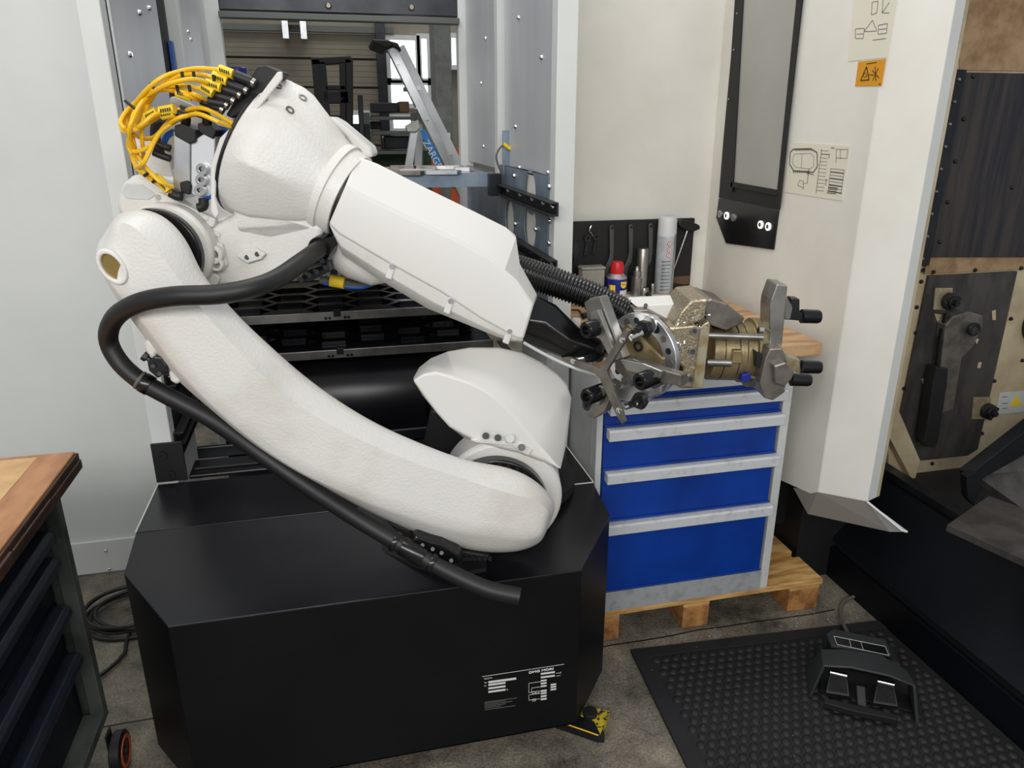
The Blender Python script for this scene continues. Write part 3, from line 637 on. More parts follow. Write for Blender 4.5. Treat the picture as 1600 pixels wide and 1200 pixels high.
# clamp block upper left
cb=nb(); prism(cb,[RP(u,v,.03) for u,v in ((229,566),(240,557),(252,558),(262,572),(258,582),(246,592),(232,580))],RN*.05); cb=emit('clamp_block',cb,'dark_steel',rb,bev=.004)
for u,v in ((239,572),(249,584)): bm=nb(); cyl(bm,RP(u,v,.029),RP(u,v,.024),.005,n=10); emit('bolt',bm,'rubber',cb)
bm=nb(); cyl(bm,RP(224,555,.05),RP(240,566,.05),.006,n=8); cyl(bm,RP(224,555,.05),RP(230,559,.05),.011,n=6); emit('bolt',bm,'rubber',cb)
cb=nb(); prism(cb,[RP(u,v,.0) for u,v in ((640,850),(650,838),(672,846),(690,850),(715,866),(722,884),(690,880),(660,868))],RN*.06); cb=emit('clamp_block',cb,'gloss_black',rb,bev=.004)
for u,v in ((660,852),(676,858),(690,864),(705,876)): bm=nb(); cyl(bm,RP(u,v,-.001),RP(u,v,-.007),.005,n=8); emit('bolt',bm,'dark_steel',cb)
bm=nb(); prism(bm,[RP(u,v,.08) for u,v in ((600,812),(640,828),(655,852),(700,856),(765,868),(765,876),(700,880),(640,852))],RN*.05); emit('cable_carrier',bm,'matte_black',rb,bev=.005)
bm=nb()
for k in range(7):
    u=715+k*8; prism(bm,[RP(a,b,.078) for a,b in ((u,868),(u+5,869),(u+5,875),(u,874))],RN*-.006)
emit('bolt_row',bm,'dark_steel',rb)
# clamp at hose top
cb=nb(); prism(cb,[RP(u,v,.22) for u,v in ((470,432),(478,420),(512,410),(516,424),(485,440),(476,442))],RN*.05); emit('clamp_block',cb,'gloss_black',rb,bev=.003)
bm=nb()
for u,v in ((468,436),(480,428),(492,423),(506,416),(500,405)): cyl(bm,RP(u,v,.216),RP(u+3,v+2,.19),.006,n=8)
emit('fittings',bm,'dark_steel',rb)
bm=nb(); tube(bm,[RP(u,v,.36) for u,v in ((500,438),(530,440),(560,444),(585,440),(600,432))],.010,n=10); emit('grey_hose',bm,'cable_grey',rb,smooth=True)
bm=nb(); tube(bm,[RP(u,v,.355) for u,v in ((505,442),(535,447),(562,449),(582,444))],.006,n=8); emit('blue_hose',bm,'blue_hose',rb,smooth=True)
bm=nb(); tube(bm,[RP(u,v,.36) for u,v in ((504,398),(520,408),(545,420))],.008,n=8); emit('blue_hose',bm,'blue_hose',rb,smooth=True)
bm=nb(); cyl(bm,RP(516,438,.345),RP(538,442,.345),.016,n=12); emit('label_sleeve',bm,'label_yellow',rb,smooth=True)
# J2 rings and hood
disc('shoulder_ring',775,795,.166,.20,84,'gloss_black')
for k in range(16):
    a=math.radians(20+k*11); c=RP(775,795,.166); r=(RP(857,795,.166)-c).length
    p=c+V((math.cos(BETA),-math.sin(BETA),0))*r*.9*math.cos(a)+V((0,0,1))*r*.9*math.sin(a); bm=nb(); cyl(bm,p,p-RN*.008,.008,n=8); emit('ring_bolt',bm,'dark_steel',rb)
disc('shoulder_collar',784,778,.203,.33,96,'robot_white',bev=.012)
# hood: loft of three outlines
front=[(645,594),(662,584),(682,581),(712,590),(740,600),(765,614),(785,631),(802,649),(820,670),(836,692),(856,714),(877,736),(850,720),(815,706),(780,698),(748,690),(725,680),(702,667),(684,647),(664,621)]
mid=  [(645,592),(655,574),(673,560),(700,549),(734,543),(780,543),(816,551),(846,566),(871,584),(886,601),(893,622),(886,690),(868,745),(815,735),(780,720),(748,700),(722,682),(700,665),(684,646),(660,618)]
bm=nb(); loft(bm,[[RP(u,v,.19) for u,v in front],[RP(u,v,.30) for u,v in mid],[RP(u,v,.50) for u,v in mid]])
hd=emit('shoulder_hood',bm,'hood_white',rb,smooth=True,bev=.006,seg=3,angle=28)
bm=nb(); prism(bm,[RP(u,v,.183) for u,v in ((735,688),(752,684),(800,692),(818,694),(832,704),(826,712),(812,706),(800,697),(770,694),(745,692))],RN*.02); emit('hood_seam',bm,'robot_white',hd,bev=.002)
for u,v,m in ((759,681,'rubber'),(778,684,'rubber'),(797,685,'cab_grey'),(815,699,'dark_steel')):
    bm=nb(); cyl(bm,RP(u,v,.19),RP(u,v,.17),.0085 if m!='cab_grey' else .012,n=14); emit('plug',bm,m,hd,bev=.001,smooth=True)
bm=nb(); prism(bm,[RP(u,v,.40) for u,v in ((660,700),(672,640),(700,640),(745,690),(740,725),(690,715))],RN*.12); emit('column_housing',bm,'matte_black',rb,bev=.01)
# ---------------- valve block, bracket and yellow cables
O=.19
def vb(nm,pts,o0,dep,m,bev=.003,par=rb):
    bm=nb(); prism(bm,[RP(u,v,o0) for u,v in pts],RN*dep); return emit(nm,bm,m,par,bev=bev)
br=vb('bracket_frame',((433,112),(441,112),(441,124),(400,174),(352,226),(338,262),(336,310),(342,335),(336,342),(329,330),(329,258),(343,216),(395,163)),.19,.008,'hood_white')
vbk=vb('valve_block',((270,205),(297,218),(297,300),(289,312),(270,300)),.21,.06,'aluminium')
vb('valve_body',((298,222),(325,205),(336,212),(334,300),(322,312),(298,303)),.21,.07,'alu_panel')
vb('valve_cover',((325,225),(360,215),(358,285),(330,300)),.26,.04,'grey_steel')
for u,v in ((318,264),(317,281),(315,297)):
    bm=nb(); ringpl(bm,RP(u,v,.208),-RN,.006,.013,.012,18); emit('port',bm,'chrome',vbk,smooth=True,bev=.001)
    bm=nb(); cyl(bm,RP(u,v,.206),RP(u,v,.200),.006,n=6); emit('port_plug',bm,'grey_steel',vbk)
bm=nb(); cyl(bm,RP(330,245,.24),RP(358,226,.24),.016,n=16); emit('silencer',bm,'grey_steel',rb,smooth=True)
bm=nb(); cyl(bm,RP(352,230,.24),RP(361,224,.24),.017,n=16); emit('silencer_tip',bm,'cardboard',rb,smooth=True)
dk=vb('terminal_block',((352,180),(370,150),(395,115),(402,104),(415,102),(437,112),(420,135),(385,170),(362,185)),.22,.09,'matte_black',.004)
vb('solenoid',((272,196),(285,193),(306,203),(305,222),(295,225),(272,212)),.20,.05,'matte_black')
vb('solenoid',((308,193),(322,190),(338,204),(333,218),(310,206)),.205,.05,'matte_black')
vb('solenoid',((280,285),(292,282),(298,290),(296,305),(282,300)),.20,.05,'matte_black')
bm=nb(); cyl(bm,RP(288,194,.215),RP(288,200,.215),.009,n=14); cyl(bm,RP(322,193,.215),RP(322,200,.215),.009,n=14); emit('connector_nut',bm,'aluminium',rb,smooth=True)
def tubepart(nm,pts,r,m,n=8,k=5):
    bm=nb(); tube(bm,[RP(*p) for p in pts],r,n=n,k=k); return emit(nm,bm,m,rb,smooth=True)
def plug(pts,r=.0105): return tubepart('plug',pts,r,'rubber',10)
plug([(270,176,.2),(283,179,.2),(290,184,.205),(290,193,.215)]); plug([(282,170,.22),(294,174,.22),(300,180,.225)]); plug([(308,175,.2),(319,179,.2),(324,186,.205),(323,194,.215)])
plug([(266,301,.2),(276,306,.2),(284,307,.2)]); plug([(240,222,.22),(252,227,.22),(266,232,.22)],.008); plug([(240,238,.22),(252,243,.22),(266,248,.22)],.008)
plug([(310,325,.2),(318,322,.2),(318,310,.2)],.011)
UP=[(368,118,393,128),(356,130,382,140),(346,138,372,147),(335,148,362,156),(326,158,352,163),(314,158,345,170)]
for i,(a,b2,c,d2) in enumerate(UP):
    plug([(a,b2,.20),((a+c)/2,(b2+d2)/2,.2),(c,d2,.2)],.0115 if i<5 else .008); 
    bm=nb(); cyl(bm,RP(c,d2,.2),RP(c+5,d2+3,.2),.010,n=12); emit('connector_nut',bm,'steel',rb,smooth=True)
CB=[ # upper bundle
 [(368,118),(345,110),(310,107),(280,112),(252,122),(228,142),(210,165),(200,190),(202,200)],
 [(356,130),(330,120),(300,116),(270,122),(245,140),(228,165),(214,190),(206,206)],
 [(346,138),(320,128),(295,124),(262,132),(235,146),(212,160),(196,176),(188,192),(196,202)],
 [(335,148),(310,138),(285,134),(258,136),(232,146),(208,164),(194,184),(196,204)],
 [(326,158),(305,148),(280,140),(252,138),(228,150),(212,172),(204,196),(205,206)],
 [(314,158),(295,150),(270,142),(245,142),(222,160),(208,186),(202,206),(206,224),(214,240)],
 [(300,120),(272,122),(250,136),(234,160),(224,190),(222,215),(224,240),(222,254)],
 # lower bundle
 [(270,176),(250,182),(232,192),(215,202),(203,206),(205,230),(218,250)],
 [(282,171),(262,175),(240,180),(222,195),(206,205),(200,225),(206,240)],
 [(366,195),(345,182),(320,170),(300,170),(278,180),(258,196),(242,220),(228,232),(208,236),(204,215)],
 [(372,204),(340,190),(310,178),(290,182),(270,192),(248,210),(232,240),(224,255),(212,262)],
 [(310,178),(280,184),(258,198),(240,215),(222,216),(206,208)],
 [(204,206),(203,230),(208,252),(218,268),(235,280),(252,290),(268,301)],
 [(206,206),(212,234),(222,254),(234,268),(250,284),(270,292)],
 [(208,212),(207,240),(214,258),(228,272),(244,286),(262,297)],
 [(188,192),(192,205),(204,206)]]
for i,pts in enumerate(CB):
    o=.19+.02*math.sin(i*2.3); N_=len(pts)
    tubepart('yellow_cable',[(u,v,(.2 if j in (0,) else o+.03*math.sin(j*1.1+i))) for j,(u,v) in enumerate(pts)],.0048 if i<12 else .0042,'yellow',8,4)
def sleeve(a,b,r=.0105):
    bm=nb(); cyl(bm,RP(*a),RP(*b),r,n=10); s=emit('cable_marker',bm,'label_yellow',rb,smooth=True)
    A=RP(*a);B=RP(*b); d=B-A
    bm=nb(); 
    for t in (.2,.35,.5,.65,.8): 
        cc=A+d*t-RN*(r+.0006); obox(bm,cc,d*.045,RN*.0006,V((0,0,.0035)))
    emit('marker_print',bm,'black_ink',s)
for a,b in (((342,108,.19),(364,116,.19)),((332,118,.19),(355,127,.19)),((322,130,.185),(345,137,.185)),((314,135,.18),(333,146,.18)),((276,144,.18),(300,151,.18)),((250,174,.18),(273,170,.18)),((228,184,.185),(246,174,.185)),((246,278,.18),(264,298,.18)),((240,276,.19),(252,286,.19)),((252,180,.185),(272,176,.185))): sleeve(a,b)
for u,v,du,dv in ((205,165,10,8),(200,201,9,1),(285,118,1,6),(303,118,1,6),(277,138,1,5),(296,138,1,5),(334,122,1,5),(229,272,4,-3),(242,282,4,-3),(238,134,3,5)):
    bm=nb(); c=RP(u,v,.165); d=RP(u+du,v+dv,.165)-c; cyl(bm,c-d,c+d,.0035,n=8); emit('cable_tie',bm,'rubber',rb)
tubepart('blue_hose',[(366,206,.27),(340,200,.27),(325,196,.26)],.009,'blue_hose'); tubepart('blue_hose',[(366,214,.27),(345,206,.27),(328,200,.26)],.007,'blue_hose')
tubepart('blue_hose',[(273,205,.24),(262,212,.24),(255,224,.24)],.007,'blue_hose'); tubepart('blue_hose',[(350,295,.22),(335,302,.22),(320,312,.21)],.006,'blue_hose')
tubepart('black_hose',[(262,190,.3),(245,195,.3),(243,215,.3),(250,240,.3)],.012,'rubber')
vb('back_plate',((265,152),(272,150),(345,185),(352,215),(330,240),(262,230)),.30,.006,'cab_grey'); vb('mount_plate',((203,205),(262,235),(275,300),(262,290),(208,250)),.33,.01,'robot_white')
# ---------------- gripper / double gripper head
GO=.24
GC=RP(1090,550,GO); 
def GP(u,v,o=0): return RP(u,v,GO+o)
s=(RP(1190,550,GO)-GC).length/100
ga=GP(1200,552)-GP(1040,548); ga.y=ga.y; GA=ga.normalized()
gh=nb(); lathe(gh,GP(1104,549),GA,[(0,44*s),(.1*0+50*s,44*s),(50*s,47*s),(64*s,47*s),(64*s,54*s),(97*s,54*s),(97*s,50*s)],n=48); gh=emit('gripper_body',gh,'olive_metal',rb,smooth=True,bev=.002)
for u in (1120,1142): bm=nb(); lathe(bm,GP(u,549),GA,[(0,44.6*s),(.002,44.6*s)],n=40); emit('body_groove',bm,'dark_steel',gh)
bm=nb(); cyl(bm,GP(1104,524,-.065),GP(1192,527,-.07),5*s,n=10); emit('piston_rod',bm,'steel',gh,smooth=True)
bm=nb(); cyl(bm,GP(1104,566,-.07),GP(1142,567,-.07),6*s,n=10); emit('piston_rod',bm,'steel',gh,smooth=True)
bm=nb(); prism(bm,[GP(u,v,-.083) for u,v in ((1146,548),(1160,548),(1160,568),(1144,568))],RN*.04); emit('body_lug',bm,'olive_metal',gh,bev=.002)
bm=nb(); prism(bm,[GP(u,v,-.10) for u,v in ((1182,550),(1190,555),(1204,556),(1204,575),(1182,575))],RN*.05); emit('slide_block',bm,'matte_black',gh,bev=.002)
bm=nb(); cyl(bm,GP(1185,515,-.09),GP(1192,516,-.09),.009,n=12); emit('hose_fitting',bm,'chrome',gh,smooth=True)
bm=nb(); tube(bm,[GP(u,v,-.09) for u,v in ((1190,516),(1197,514),(1204,519))],.004); emit('sensor_cable',bm,'cable_grey',gh,smooth=True)
bm=nb(); tube(bm,[GP(u,v,-.08) for u,v in ((1170,589),(1182,590),(1195,584))],.004); emit('sensor_cable',bm,'cable_grey',gh,smooth=True)
bm=nb(); prism(bm,[GP(u,v,-.085) for u,v in ((1160,587),(1172,583),(1174,592),(1168,598),(1158,597))],RN*.02); emit('sensor_block',bm,'can_blue',gh,bev=.001)
# mount plate
bm=nb(); prism(bm,[GP(u,v,-.10) for u,v in ((1100,506),(1108,502),(1110,510),(1099,607),(1072,607),(1083,520))],RN*.16); mp_=emit('mounting_plate',bm,'stained_plate',rb,bev=.003)
bm=nb(); prism(bm,[GP(u,v,-.11) for u,v in ((1046,512),(1086,508),(1096,512),(1083,607),(1060,607),(1068,575),(1050,560))],RN*.10); mb_=emit('wrist_block',bm,'chip_metal',rb,bev=.005)
for u,v in ((1085,517),(1082,549),(1079,592)): bm=nb(); ringpl(bm,GP(u,v,-.112),-RN,.006,.0095,.003,16); emit('screw_ring',bm,'steel',mb_); bm=nb(); cyl(bm,GP(u,v,-.1105),GP(u,v,-.114),.0065,n=12); emit('screw_hole',bm,'matte_black',mb_)
# wrist core drum (chips)
bm=nb(); lathe(bm,GP(1018,543,-.02),(GP(1080,550,.02)-GP(1018,543,-.02)),[(0,44*s),(40*s,44*s),(44*s,40*s),(60*s,40*s)],n=40); emit('wrist_drum',bm,'chip_metal',rb,smooth=True)
# sheet cover above
bm=nb(); prism(bm,[GP(u,v,-.10) for u,v in ((1052,512),(1064,488),(1080,470),(1108,467),(1100,500),(1060,514))],RN*.16); emit('sheet_cover',bm,'chip_metal',rb,bev=.004)
bm=nb(); prism(bm,[GP(u,v,-.06) for u,v in ((1100,470),(1112,467),(1135,474),(1164,497),(1160,506),(1135,517),(1104,506))],RN*.12); emit('sheet_cover',bm,'grey_steel',rb,bev=.004)
bm=nb(); prism(bm,[GP(u,v,-.02) for u,v in ((993,478),(1066,474),(1056,500),(1050,506),(1040,502))],V((0,.07,.006))); bp_=emit('cover_plate',bm,'hood_white',rb,bev=.002)
for u,v in ((1009,477),(1008,482)): bm=nb(); cyl(bm,GP(u,v,-.021),GP(u,v,-.026),.005,n=10); emit('screw',bm,'dark_steel',bp_)
bm=nb(); prism(bm,[GP(u,v,-.05) for u,v in ((990,484),(1012,484),(1046,502),(1044,508),(1030,512),(990,500))],RN*.06); emit('cover_edge',bm,'grey_steel',rb,bev=.003)
# left gripper: three-jaw star
SC=GP(1006,554,-.06); SN=V((-.87,-.49,-.01)).normalized()   # gripper A axis (pointing out)
def SPl(u,v,h): return PL(u,v,SC+SN*h,SN)
def sprism(nm,pts,h,dep,m,par=rb,bev=.0025):
    bm=nb(); prism(bm,[SPl(u,v,h) for u,v in pts],SN*dep); return emit(nm,bm,m,par,bev=bev)
gp=nb(); lathe(gp,SC-SN*.05,SN,[(0,.07),(.045,.085),(.055,.085)],n=40); gp=emit('gripper_flange',gp,'olive_metal',rb,smooth=True)
sr=len('x')
ring=nb(); ringpl(ring,SC,SN,.068,.106,.016,56); ring=emit('clamp_ring',ring,'aluminium',rb,bev=.002,smooth=True)
su,sv,_=frame(SN)
for k in range(18):
    a=2*math.pi*k/18; p=SC+su*(.087*math.cos(a))+sv*(.087*math.sin(a))
    bm=nb(); cyl(bm,p+SN*.015,p+SN*.0165,.008 if k%3 else .0105,n=14); emit('hole',bm,'dark_steel' if k%2 else 'grey_steel',ring)
# lobes
def lobe(u,v,r=.021): 
    c=SPl(u,v,0); bm=nb(); lathe(bm,c,SN,[(0,r),(.016,r),(.018,r*.9)],n=20); emit('ring_lobe',bm,'aluminium',ring,smooth=True)
for u,v in ((1022,505),(950,545),(1012,612)): lobe(u,v)
sprism('inner_plate',((985,505),(1000,520),(1040,560),(1036,572),(985,552),(965,520)),.012,.01,'olive_metal')
bm=nb(); cc=SPl(998,541,.022); ringpl(bm,cc,SN,.008,.013,.004,20); emit('plug_ring',bm,'dark_steel',rb)
sprism('support_arm',((955,608),(1000,600),(1040,600),(1037,612),(1000,628),(968,622)),.02,.012,'aluminium')
# jaws
sprism('jaw',((925,470),(934,463),(950,460),(958,480),(986,556),(970,562),(945,500),(930,495)),.05,.030,'steel')
sprism('jaw',((926,488),(940,482),(966,548),(958,556),(930,504)),.082,.014,'steel')
sprism('jaw',((972,558),(1000,557),(1040,572),(1075,582),(1074,600),(1040,592),(1036,602),(985,585),(972,572)),.05,.028,'grey_steel')
sprism('jaw',((974,560),(1010,566),(1040,578),(1036,590),(985,578)),.08,.014,'steel')
sprism('jaw',((962,590),(974,598),(955,640),(938,650),(928,645),(945,606)),.05,.028,'grey_steel')
sprism('jaw',((940,600),(952,606),(940,632),(930,626)),.08,.012,'steel')
# star
stf=nb(); z=.105
star=[(942,574),(972,524),(982,512),(987,516),(980,532),(952,578),(954,586),(972,630),(980,657),(976,662),(966,645),(948,605),(941,590),(934,582),(898,570),(884,562),(881,557),(892,556),(938,574)]
prism(stf,[SPl(u,v,z) for u,v in star],SN*.010); stf=emit('star_stop',stf,'grey_steel',rb,bev=.001)
for u,v in ((973,531),(896,564),(968,641)): bm=nb(); c=SPl(u,v,z+.0101); lathe(bm,c,SN,[(0,.0075),(.003,.0075),(.004,.005)],n=14); emit('screw',bm,'chrome',stf,smooth=True)
# nuts with studs
for u,v in ((1010,513),(936,552),(1003,625)):
    c=SPl(u,v,.035); bm=nb(); hexn(bm,c,SN,.022,.016); o=emit('hex_nut',bm,'rubber',rb,bev=.002)
    bm=nb(); cyl(bm,c+SN*.016,c+SN*.04,.009,n=14); cyl(bm,c+SN*.04,c+SN*.05,.006,n=10); emit('stud',bm,'matte_black',o,smooth=True)
for a,b in (((1003,520),(985,528)),((925,556),(900,562)),((995,630),(975,636))):
    bm=nb(); cyl(bm,SPl(*a,.06),SPl(*b,.09),.008,n=10); emit('stud_bolt',bm,'chrome',rb,smooth=True)
# black pads
for (u,v) in ((945,508),(945,610),(1028,586)):
    c=SPl(u,v,.06); bm=nb(); lathe(bm,c,SN,[(0,.021),(.066,.021),(.070,.018),(.070,.011),(.058,.010)],n=20); o=emit('gripper_pad',bm,'gloss_black',rb,smooth=True)
for u,v in ((928,492),(1026,596),(921,632)): bm=nb(); c=SPl(u,v,.05); ringpl(bm,c,SN,.006,.014,.012,18); emit('jaw_screw',bm,'dark_steel',rb)
# right gripper: jaws and pads
def gpr(nm,pts,o,dep,m,bev=.003): bm=nb(); prism(bm,[GP(u,v,o) for u,v in pts],RN*dep); return emit(nm,bm,m,rb,bev=bev)
gpr('jaw',((1214,444),(1231,446),(1229,470),(1222,541),(1202,540),(1203,482),(1205,468)),-.075,.07,'steel')
gpr('jaw',((1226,464),(1231,466),(1240,480),(1236,500),(1226,500)),-.06,.04,'steel'); gpr('jaw_finger',((1236,466),(1250,467),(1250,487),(1256,490),(1256,502),(1232,500),(1236,484)),-.06,.03,'dark_steel')
gpr('jaw',((1203,545),(1222,544),(1228,562),(1222,600),(1228,612),(1208,626),(1194,622),(1187,600),(1196,560)),-.12,.08,'grey_steel')
gpr('jaw',((1210,572),(1228,566),(1242,580),(1238,592),(1226,604),(1212,600)),-.14,.05,'grey_steel')
gpr('jaw_finger',((1222,545),(1232,556),(1250,562),(1252,582),(1232,580)),-.02,.03,'stained_plate')
for u0,v0,u1,o,r in ((1252,494,1281,-.05,10.5),(1252,573,1282,-.02,10.5),(1236,593,1266,-.13,9.5)):
    c=GP(u0,v0,o); a=GP(u1,v0+1,o)-c; ll=a.length; bm=nb(); lathe(bm,c,a,[(0,r*s),(ll-.006,r*s),(ll,r*s*.85)],n=24); emit('gripper_pad',bm,'gloss_black',rb,smooth=True)
# chips on wrist: bright curls
bm=nb(); rnd=random.Random(3)
for k in range(150):
    u=rnd.uniform(1052,1110) if k<80 else rnd.uniform(1050,1070); v=rnd.uniform(476,512) if k<80 else rnd.uniform(512,570)
    if k<80 and (u-1052)*.9+(v-512)*1.1<0 and u<1075: continue
    c=GP(u,v,-.103 if k<80 else -.113); d=V((rnd.uniform(-1,1),rnd.uniform(-.3,.3),rnd.uniform(-1,1))).normalized()*rnd.uniform(.001,.0035)
    obox(bm,c,d,V((0,.0006,0)),V((.0005,0,.0006)))
emit('metal_chips',bm,'chrome',rb,kind='stuff')
# ================================================================ DRAWER CABINET + PALLET + WORKTOP
CX0,CX1,CY=.745,1.415,2.011
ZP=.13
pt=thing('pallet','light wooden pallet under the blue drawer cabinet','pallet',(1.2,2.45,0))
yy=[2.03,2.2,2.38,2.56,2.72]
for i,y in enumerate(yy):
    bm=nb(); box(bm,.76,1.645-(i%2)*.006,y-.02 if i==0 else y,y+.135,ZP-.022,ZP); emit('deck_board',bm,'pallet_wood',pt,bev=.003)
for xa,xb in ((1.52,1.642),(1.1,1.2),(.76,.86)):
    bm=nb(); box(bm,xa,xb,2.02,2.85,ZP-.044,ZP-.0225); emit('stringer_board',bm,'pallet_wood',pt,bev=.003)
    for y in (2.02,2.37,2.72):
        bm=nb(); box(bm,xa,xb,y,y+.13,0,ZP-.0445); emit('block',bm,'pallet_end',pt,bev=.003)
cb=thing('drawer_cabinet','blue drawer cabinet with light grey frame standing on the pallet','cabinet',(1.08,2.38,ZP))
def cbx(nm,m,*a,bev=.002,par=None): bm=nb(); box(bm,*a); return emit(nm,bm,m,par or cb,bev=bev)
cbx('frame_post','cab_grey',1.385,CX1,CY,CY+.04,ZP,.998); cbx('frame_post','cab_grey',.745,.765,CY,CY+.04,ZP,.998)
cbx('side_sheet','cab_grey',CX1-.004,CX1,CY+.04,2.76,ZP,.998); cbx('side_sheet','cab_grey',CX0,CX0+.004,CY+.04,2.76,ZP,.998)
cbx('back_sheet','cab_grey',CX0,CX1,2.756,2.76,ZP,.998); cbx('interior','matte_black',CX0+.006,CX1-.006,CY+.03,2.7,ZP+.01,.99,bev=0)
cbx('plinth','plinth_grey',CX0,1.384,CY-.004,CY+.04,ZP,ZP+.075); cbx('top_frame','cab_grey',CX0+.02,1.384,CY+.002,CY+.04,.965,.998)
for z0,z1 in ((.90,.962),(.815,.896),(.668,.811),(.483,.664),(.215,.479)):
    bm=nb(); box(bm,.768,1.372,CY-.004,CY+.028,z0,z1); d_=emit('drawer',bm,'drawer_blue',cb,bev=.003)
    bm=nb(); hh=.036; zt_=z1
    prism(bm,[(.775,CY-.004,zt_),(.775,CY-.03,zt_),(.775,CY-.034,zt_-.006),(.775,CY-.034,zt_-hh),(.775,CY-.004,zt_-hh+.004)],(.602,0,0)); emit('handle',bm,'handle_grey',d_,bev=.0015)
    bm=nb(); box(bm,.768,1.372,CY-.012,CY-.0045,z0,z0+.006); emit('lip',bm,'drawer_blue',d_,bev=.001)
ZW=1.043
bm=nb(); box(bm,.745,1.487,1.991,2.868,.999,ZW); emit('worktop',bm,'wood_top',bev=.005,label='worn wooden worktop lying on the blue drawer cabinet',cat='worktop')
# paper sheet on worktop
bm=nb(); prism(bm,[(1.02,2.30,ZW),(1.36,2.16,ZW),(1.43,2.72,ZW),(1.12,2.80,ZW)],(0,0,.0015)); emit('paper_sheet',bm,'paper',label='white paper sheet lying on the wooden worktop',cat='paper')
# pegboard
YB=2.846
pgp=[PY(u,v,YB) for u,v in ((884,349),(1086,341),(1078,450),(880,466))]
pg=thing('tool_board','black tool board with brown scratch against the wall behind worktop','tool board',(1.15,2.86,ZW))
bm=nb(); box(bm,pgp[0].x,pgp[1].x,YB,YB+.02,ZW,pgp[1].z); emit('panel',bm,'matte_black',pg,bev=.002)
a=PY(1046,433,YB-.001); b=PY(1078,443,YB-.001); bm=nb(); prism(bm,[(a.x,YB,a.z),(b.x-.005,YB,a.z+.002),(b.x-.005,YB,b.z+.001),(b.x-.02,YB,b.z-.004),(a.x+.03,YB,b.z+.004),(a.x+.008,YB,b.z+.01)],(0,-.0008,0)); emit('worn_patch',bm,'cardboard',pg)
def flat(nm,pts,y,dep,m,lb=None,cat=None,group=None,par=None,bev=.0015): 
    bm=nb(); prism(bm,[PY(u,v,y) for u,v in pts],(0,dep,0)); return emit(nm,bm,m,par,label=lb,cat=cat,group=group,bev=bev)
for i,(u,lb) in enumerate(((956,'dark hook spanner hanging behind the small blue spray can'),(986,'dark hook spanner hanging in the middle of the tool board'),(1017,'dark hook spanner hanging left of the tall white spray can'))):
    t=thing('hook_spanner',lb,'spanner',PY(u,350,YB-.012),'hook spanners on the tool board')
    ex=[0,-3,-5][i] if 0 else 0
    v0=352-i*1.5
    flat('shaft',((u-3.5,v0+3),(u-1.5,v0),(u+1.5,v0),(u+3.5,v0+3),(u+3,v0+45),(u-3,v0+45)),YB-.014,.007,'spanner_black',par=t)
    flat('hook_head',((u-3,v0+44),(u+3,v0+44),(u+1,v0+60),(u-4,v0+66),(u-6,v0+80),(u-11,v0+82),(u-11,v0+68),(u-5,v0+54)),YB-.014,.007,'spanner_black',par=t)
    p=PY(u,v0+4,YB-.012); bm=nb(); cyl(bm,p+V((0,.012,0)),p-V((0,.012,0)),.004,n=10); emit('peg',bm,'matte_black',t)
# keys
ky=thing('key_ring','bunch of dark keys hanging from a silver hook on the tool board','keys',PY(922,370,YB-.01))
bm=nb(); tube(bm,[PY(u,v,YB-.01) for u,v in ((924,352),(921,360),(925,366),(927,374))],.003); emit('hook',bm,'chrome',ky,smooth=True)
for u,v,du in ((918,372,-2),(931,370,-2)):
    bm=nb(); ringpl(bm,PY(u,v,YB-.012),(0,-1,0),.006,.015,.006,18); emit('key_head',bm,'rubber',ky)
    flat('key_blade',((u-2,v+6),(u+2,v+6),(u-2,v+28),(u-6,v+28)),YB-.012,.003,'dark_steel',par=ky)
# chain/tool at left
flat('black_pliers',((896,378),(902,380),(906,392),(900,406),(904,424),(896,436),(894,420),(897,405),(894,392)),YB-.02,.01,'dark_steel','dark pliers hanging at the left end of the tool board','pliers')
# T handle
th_=thing('t_handle','t-handle key with black grip and silver shaft on tool board','t-handle',PY(1075,350,YB-.03))
flat('grip',((1060,347),(1064,343),(1080,346),(1094,352),(1095,358),(1085,362),(1074,361),(1062,354)),YB-.045,.03,'rubber',par=th_,bev=.006)
bm=nb(); cyl(bm,PY(1074,360,YB-.03),PY(1052,422,YB-.03),.0035,n=10); emit('shaft',bm,'chrome',th_,smooth=True)
# cans
def can(name,lb,uc,vt,vb_,rpx,parts,y,grp=None):
    base=PZ(uc,vb_,ZW); c=V((base.x,base.y,ZW)); top=PY(uc,vt,base.y).z-ZW; r=(PZ(uc+rpx,vb_,ZW)-base).length
    t=thing(name,lb,'spray can',c)
    return t,c,r,top
t,c,r,hh=can('spray_can','tall white spray can with grey label, tallest item on worktop',1036,338,456,14.5,None,0)
bm=nb(); lathe(bm,c,(0,0,1),[(0,r*.96),(.003,r),(hh*.74,r),(hh*.75,r*.98)],n=32); bd=emit('body',bm,'can_grey',t,smooth=True)
bm=nb(); lathe(bm,c+V((0,0,hh*.75)),(0,0,1),[(0,r),(hh*.2,r*.97),(hh*.24,r*.9),(hh*.25,r*.8)],n=32); emit('cap',bm,'can_white',t,smooth=True)
bm=nb(); cyl(bm,c+V((.018,-r*.92,.0)),c+V((.022,-r*.92,hh*.78)),.0028,n=8); emit('spray_straw',bm,'steel',t,smooth=True)
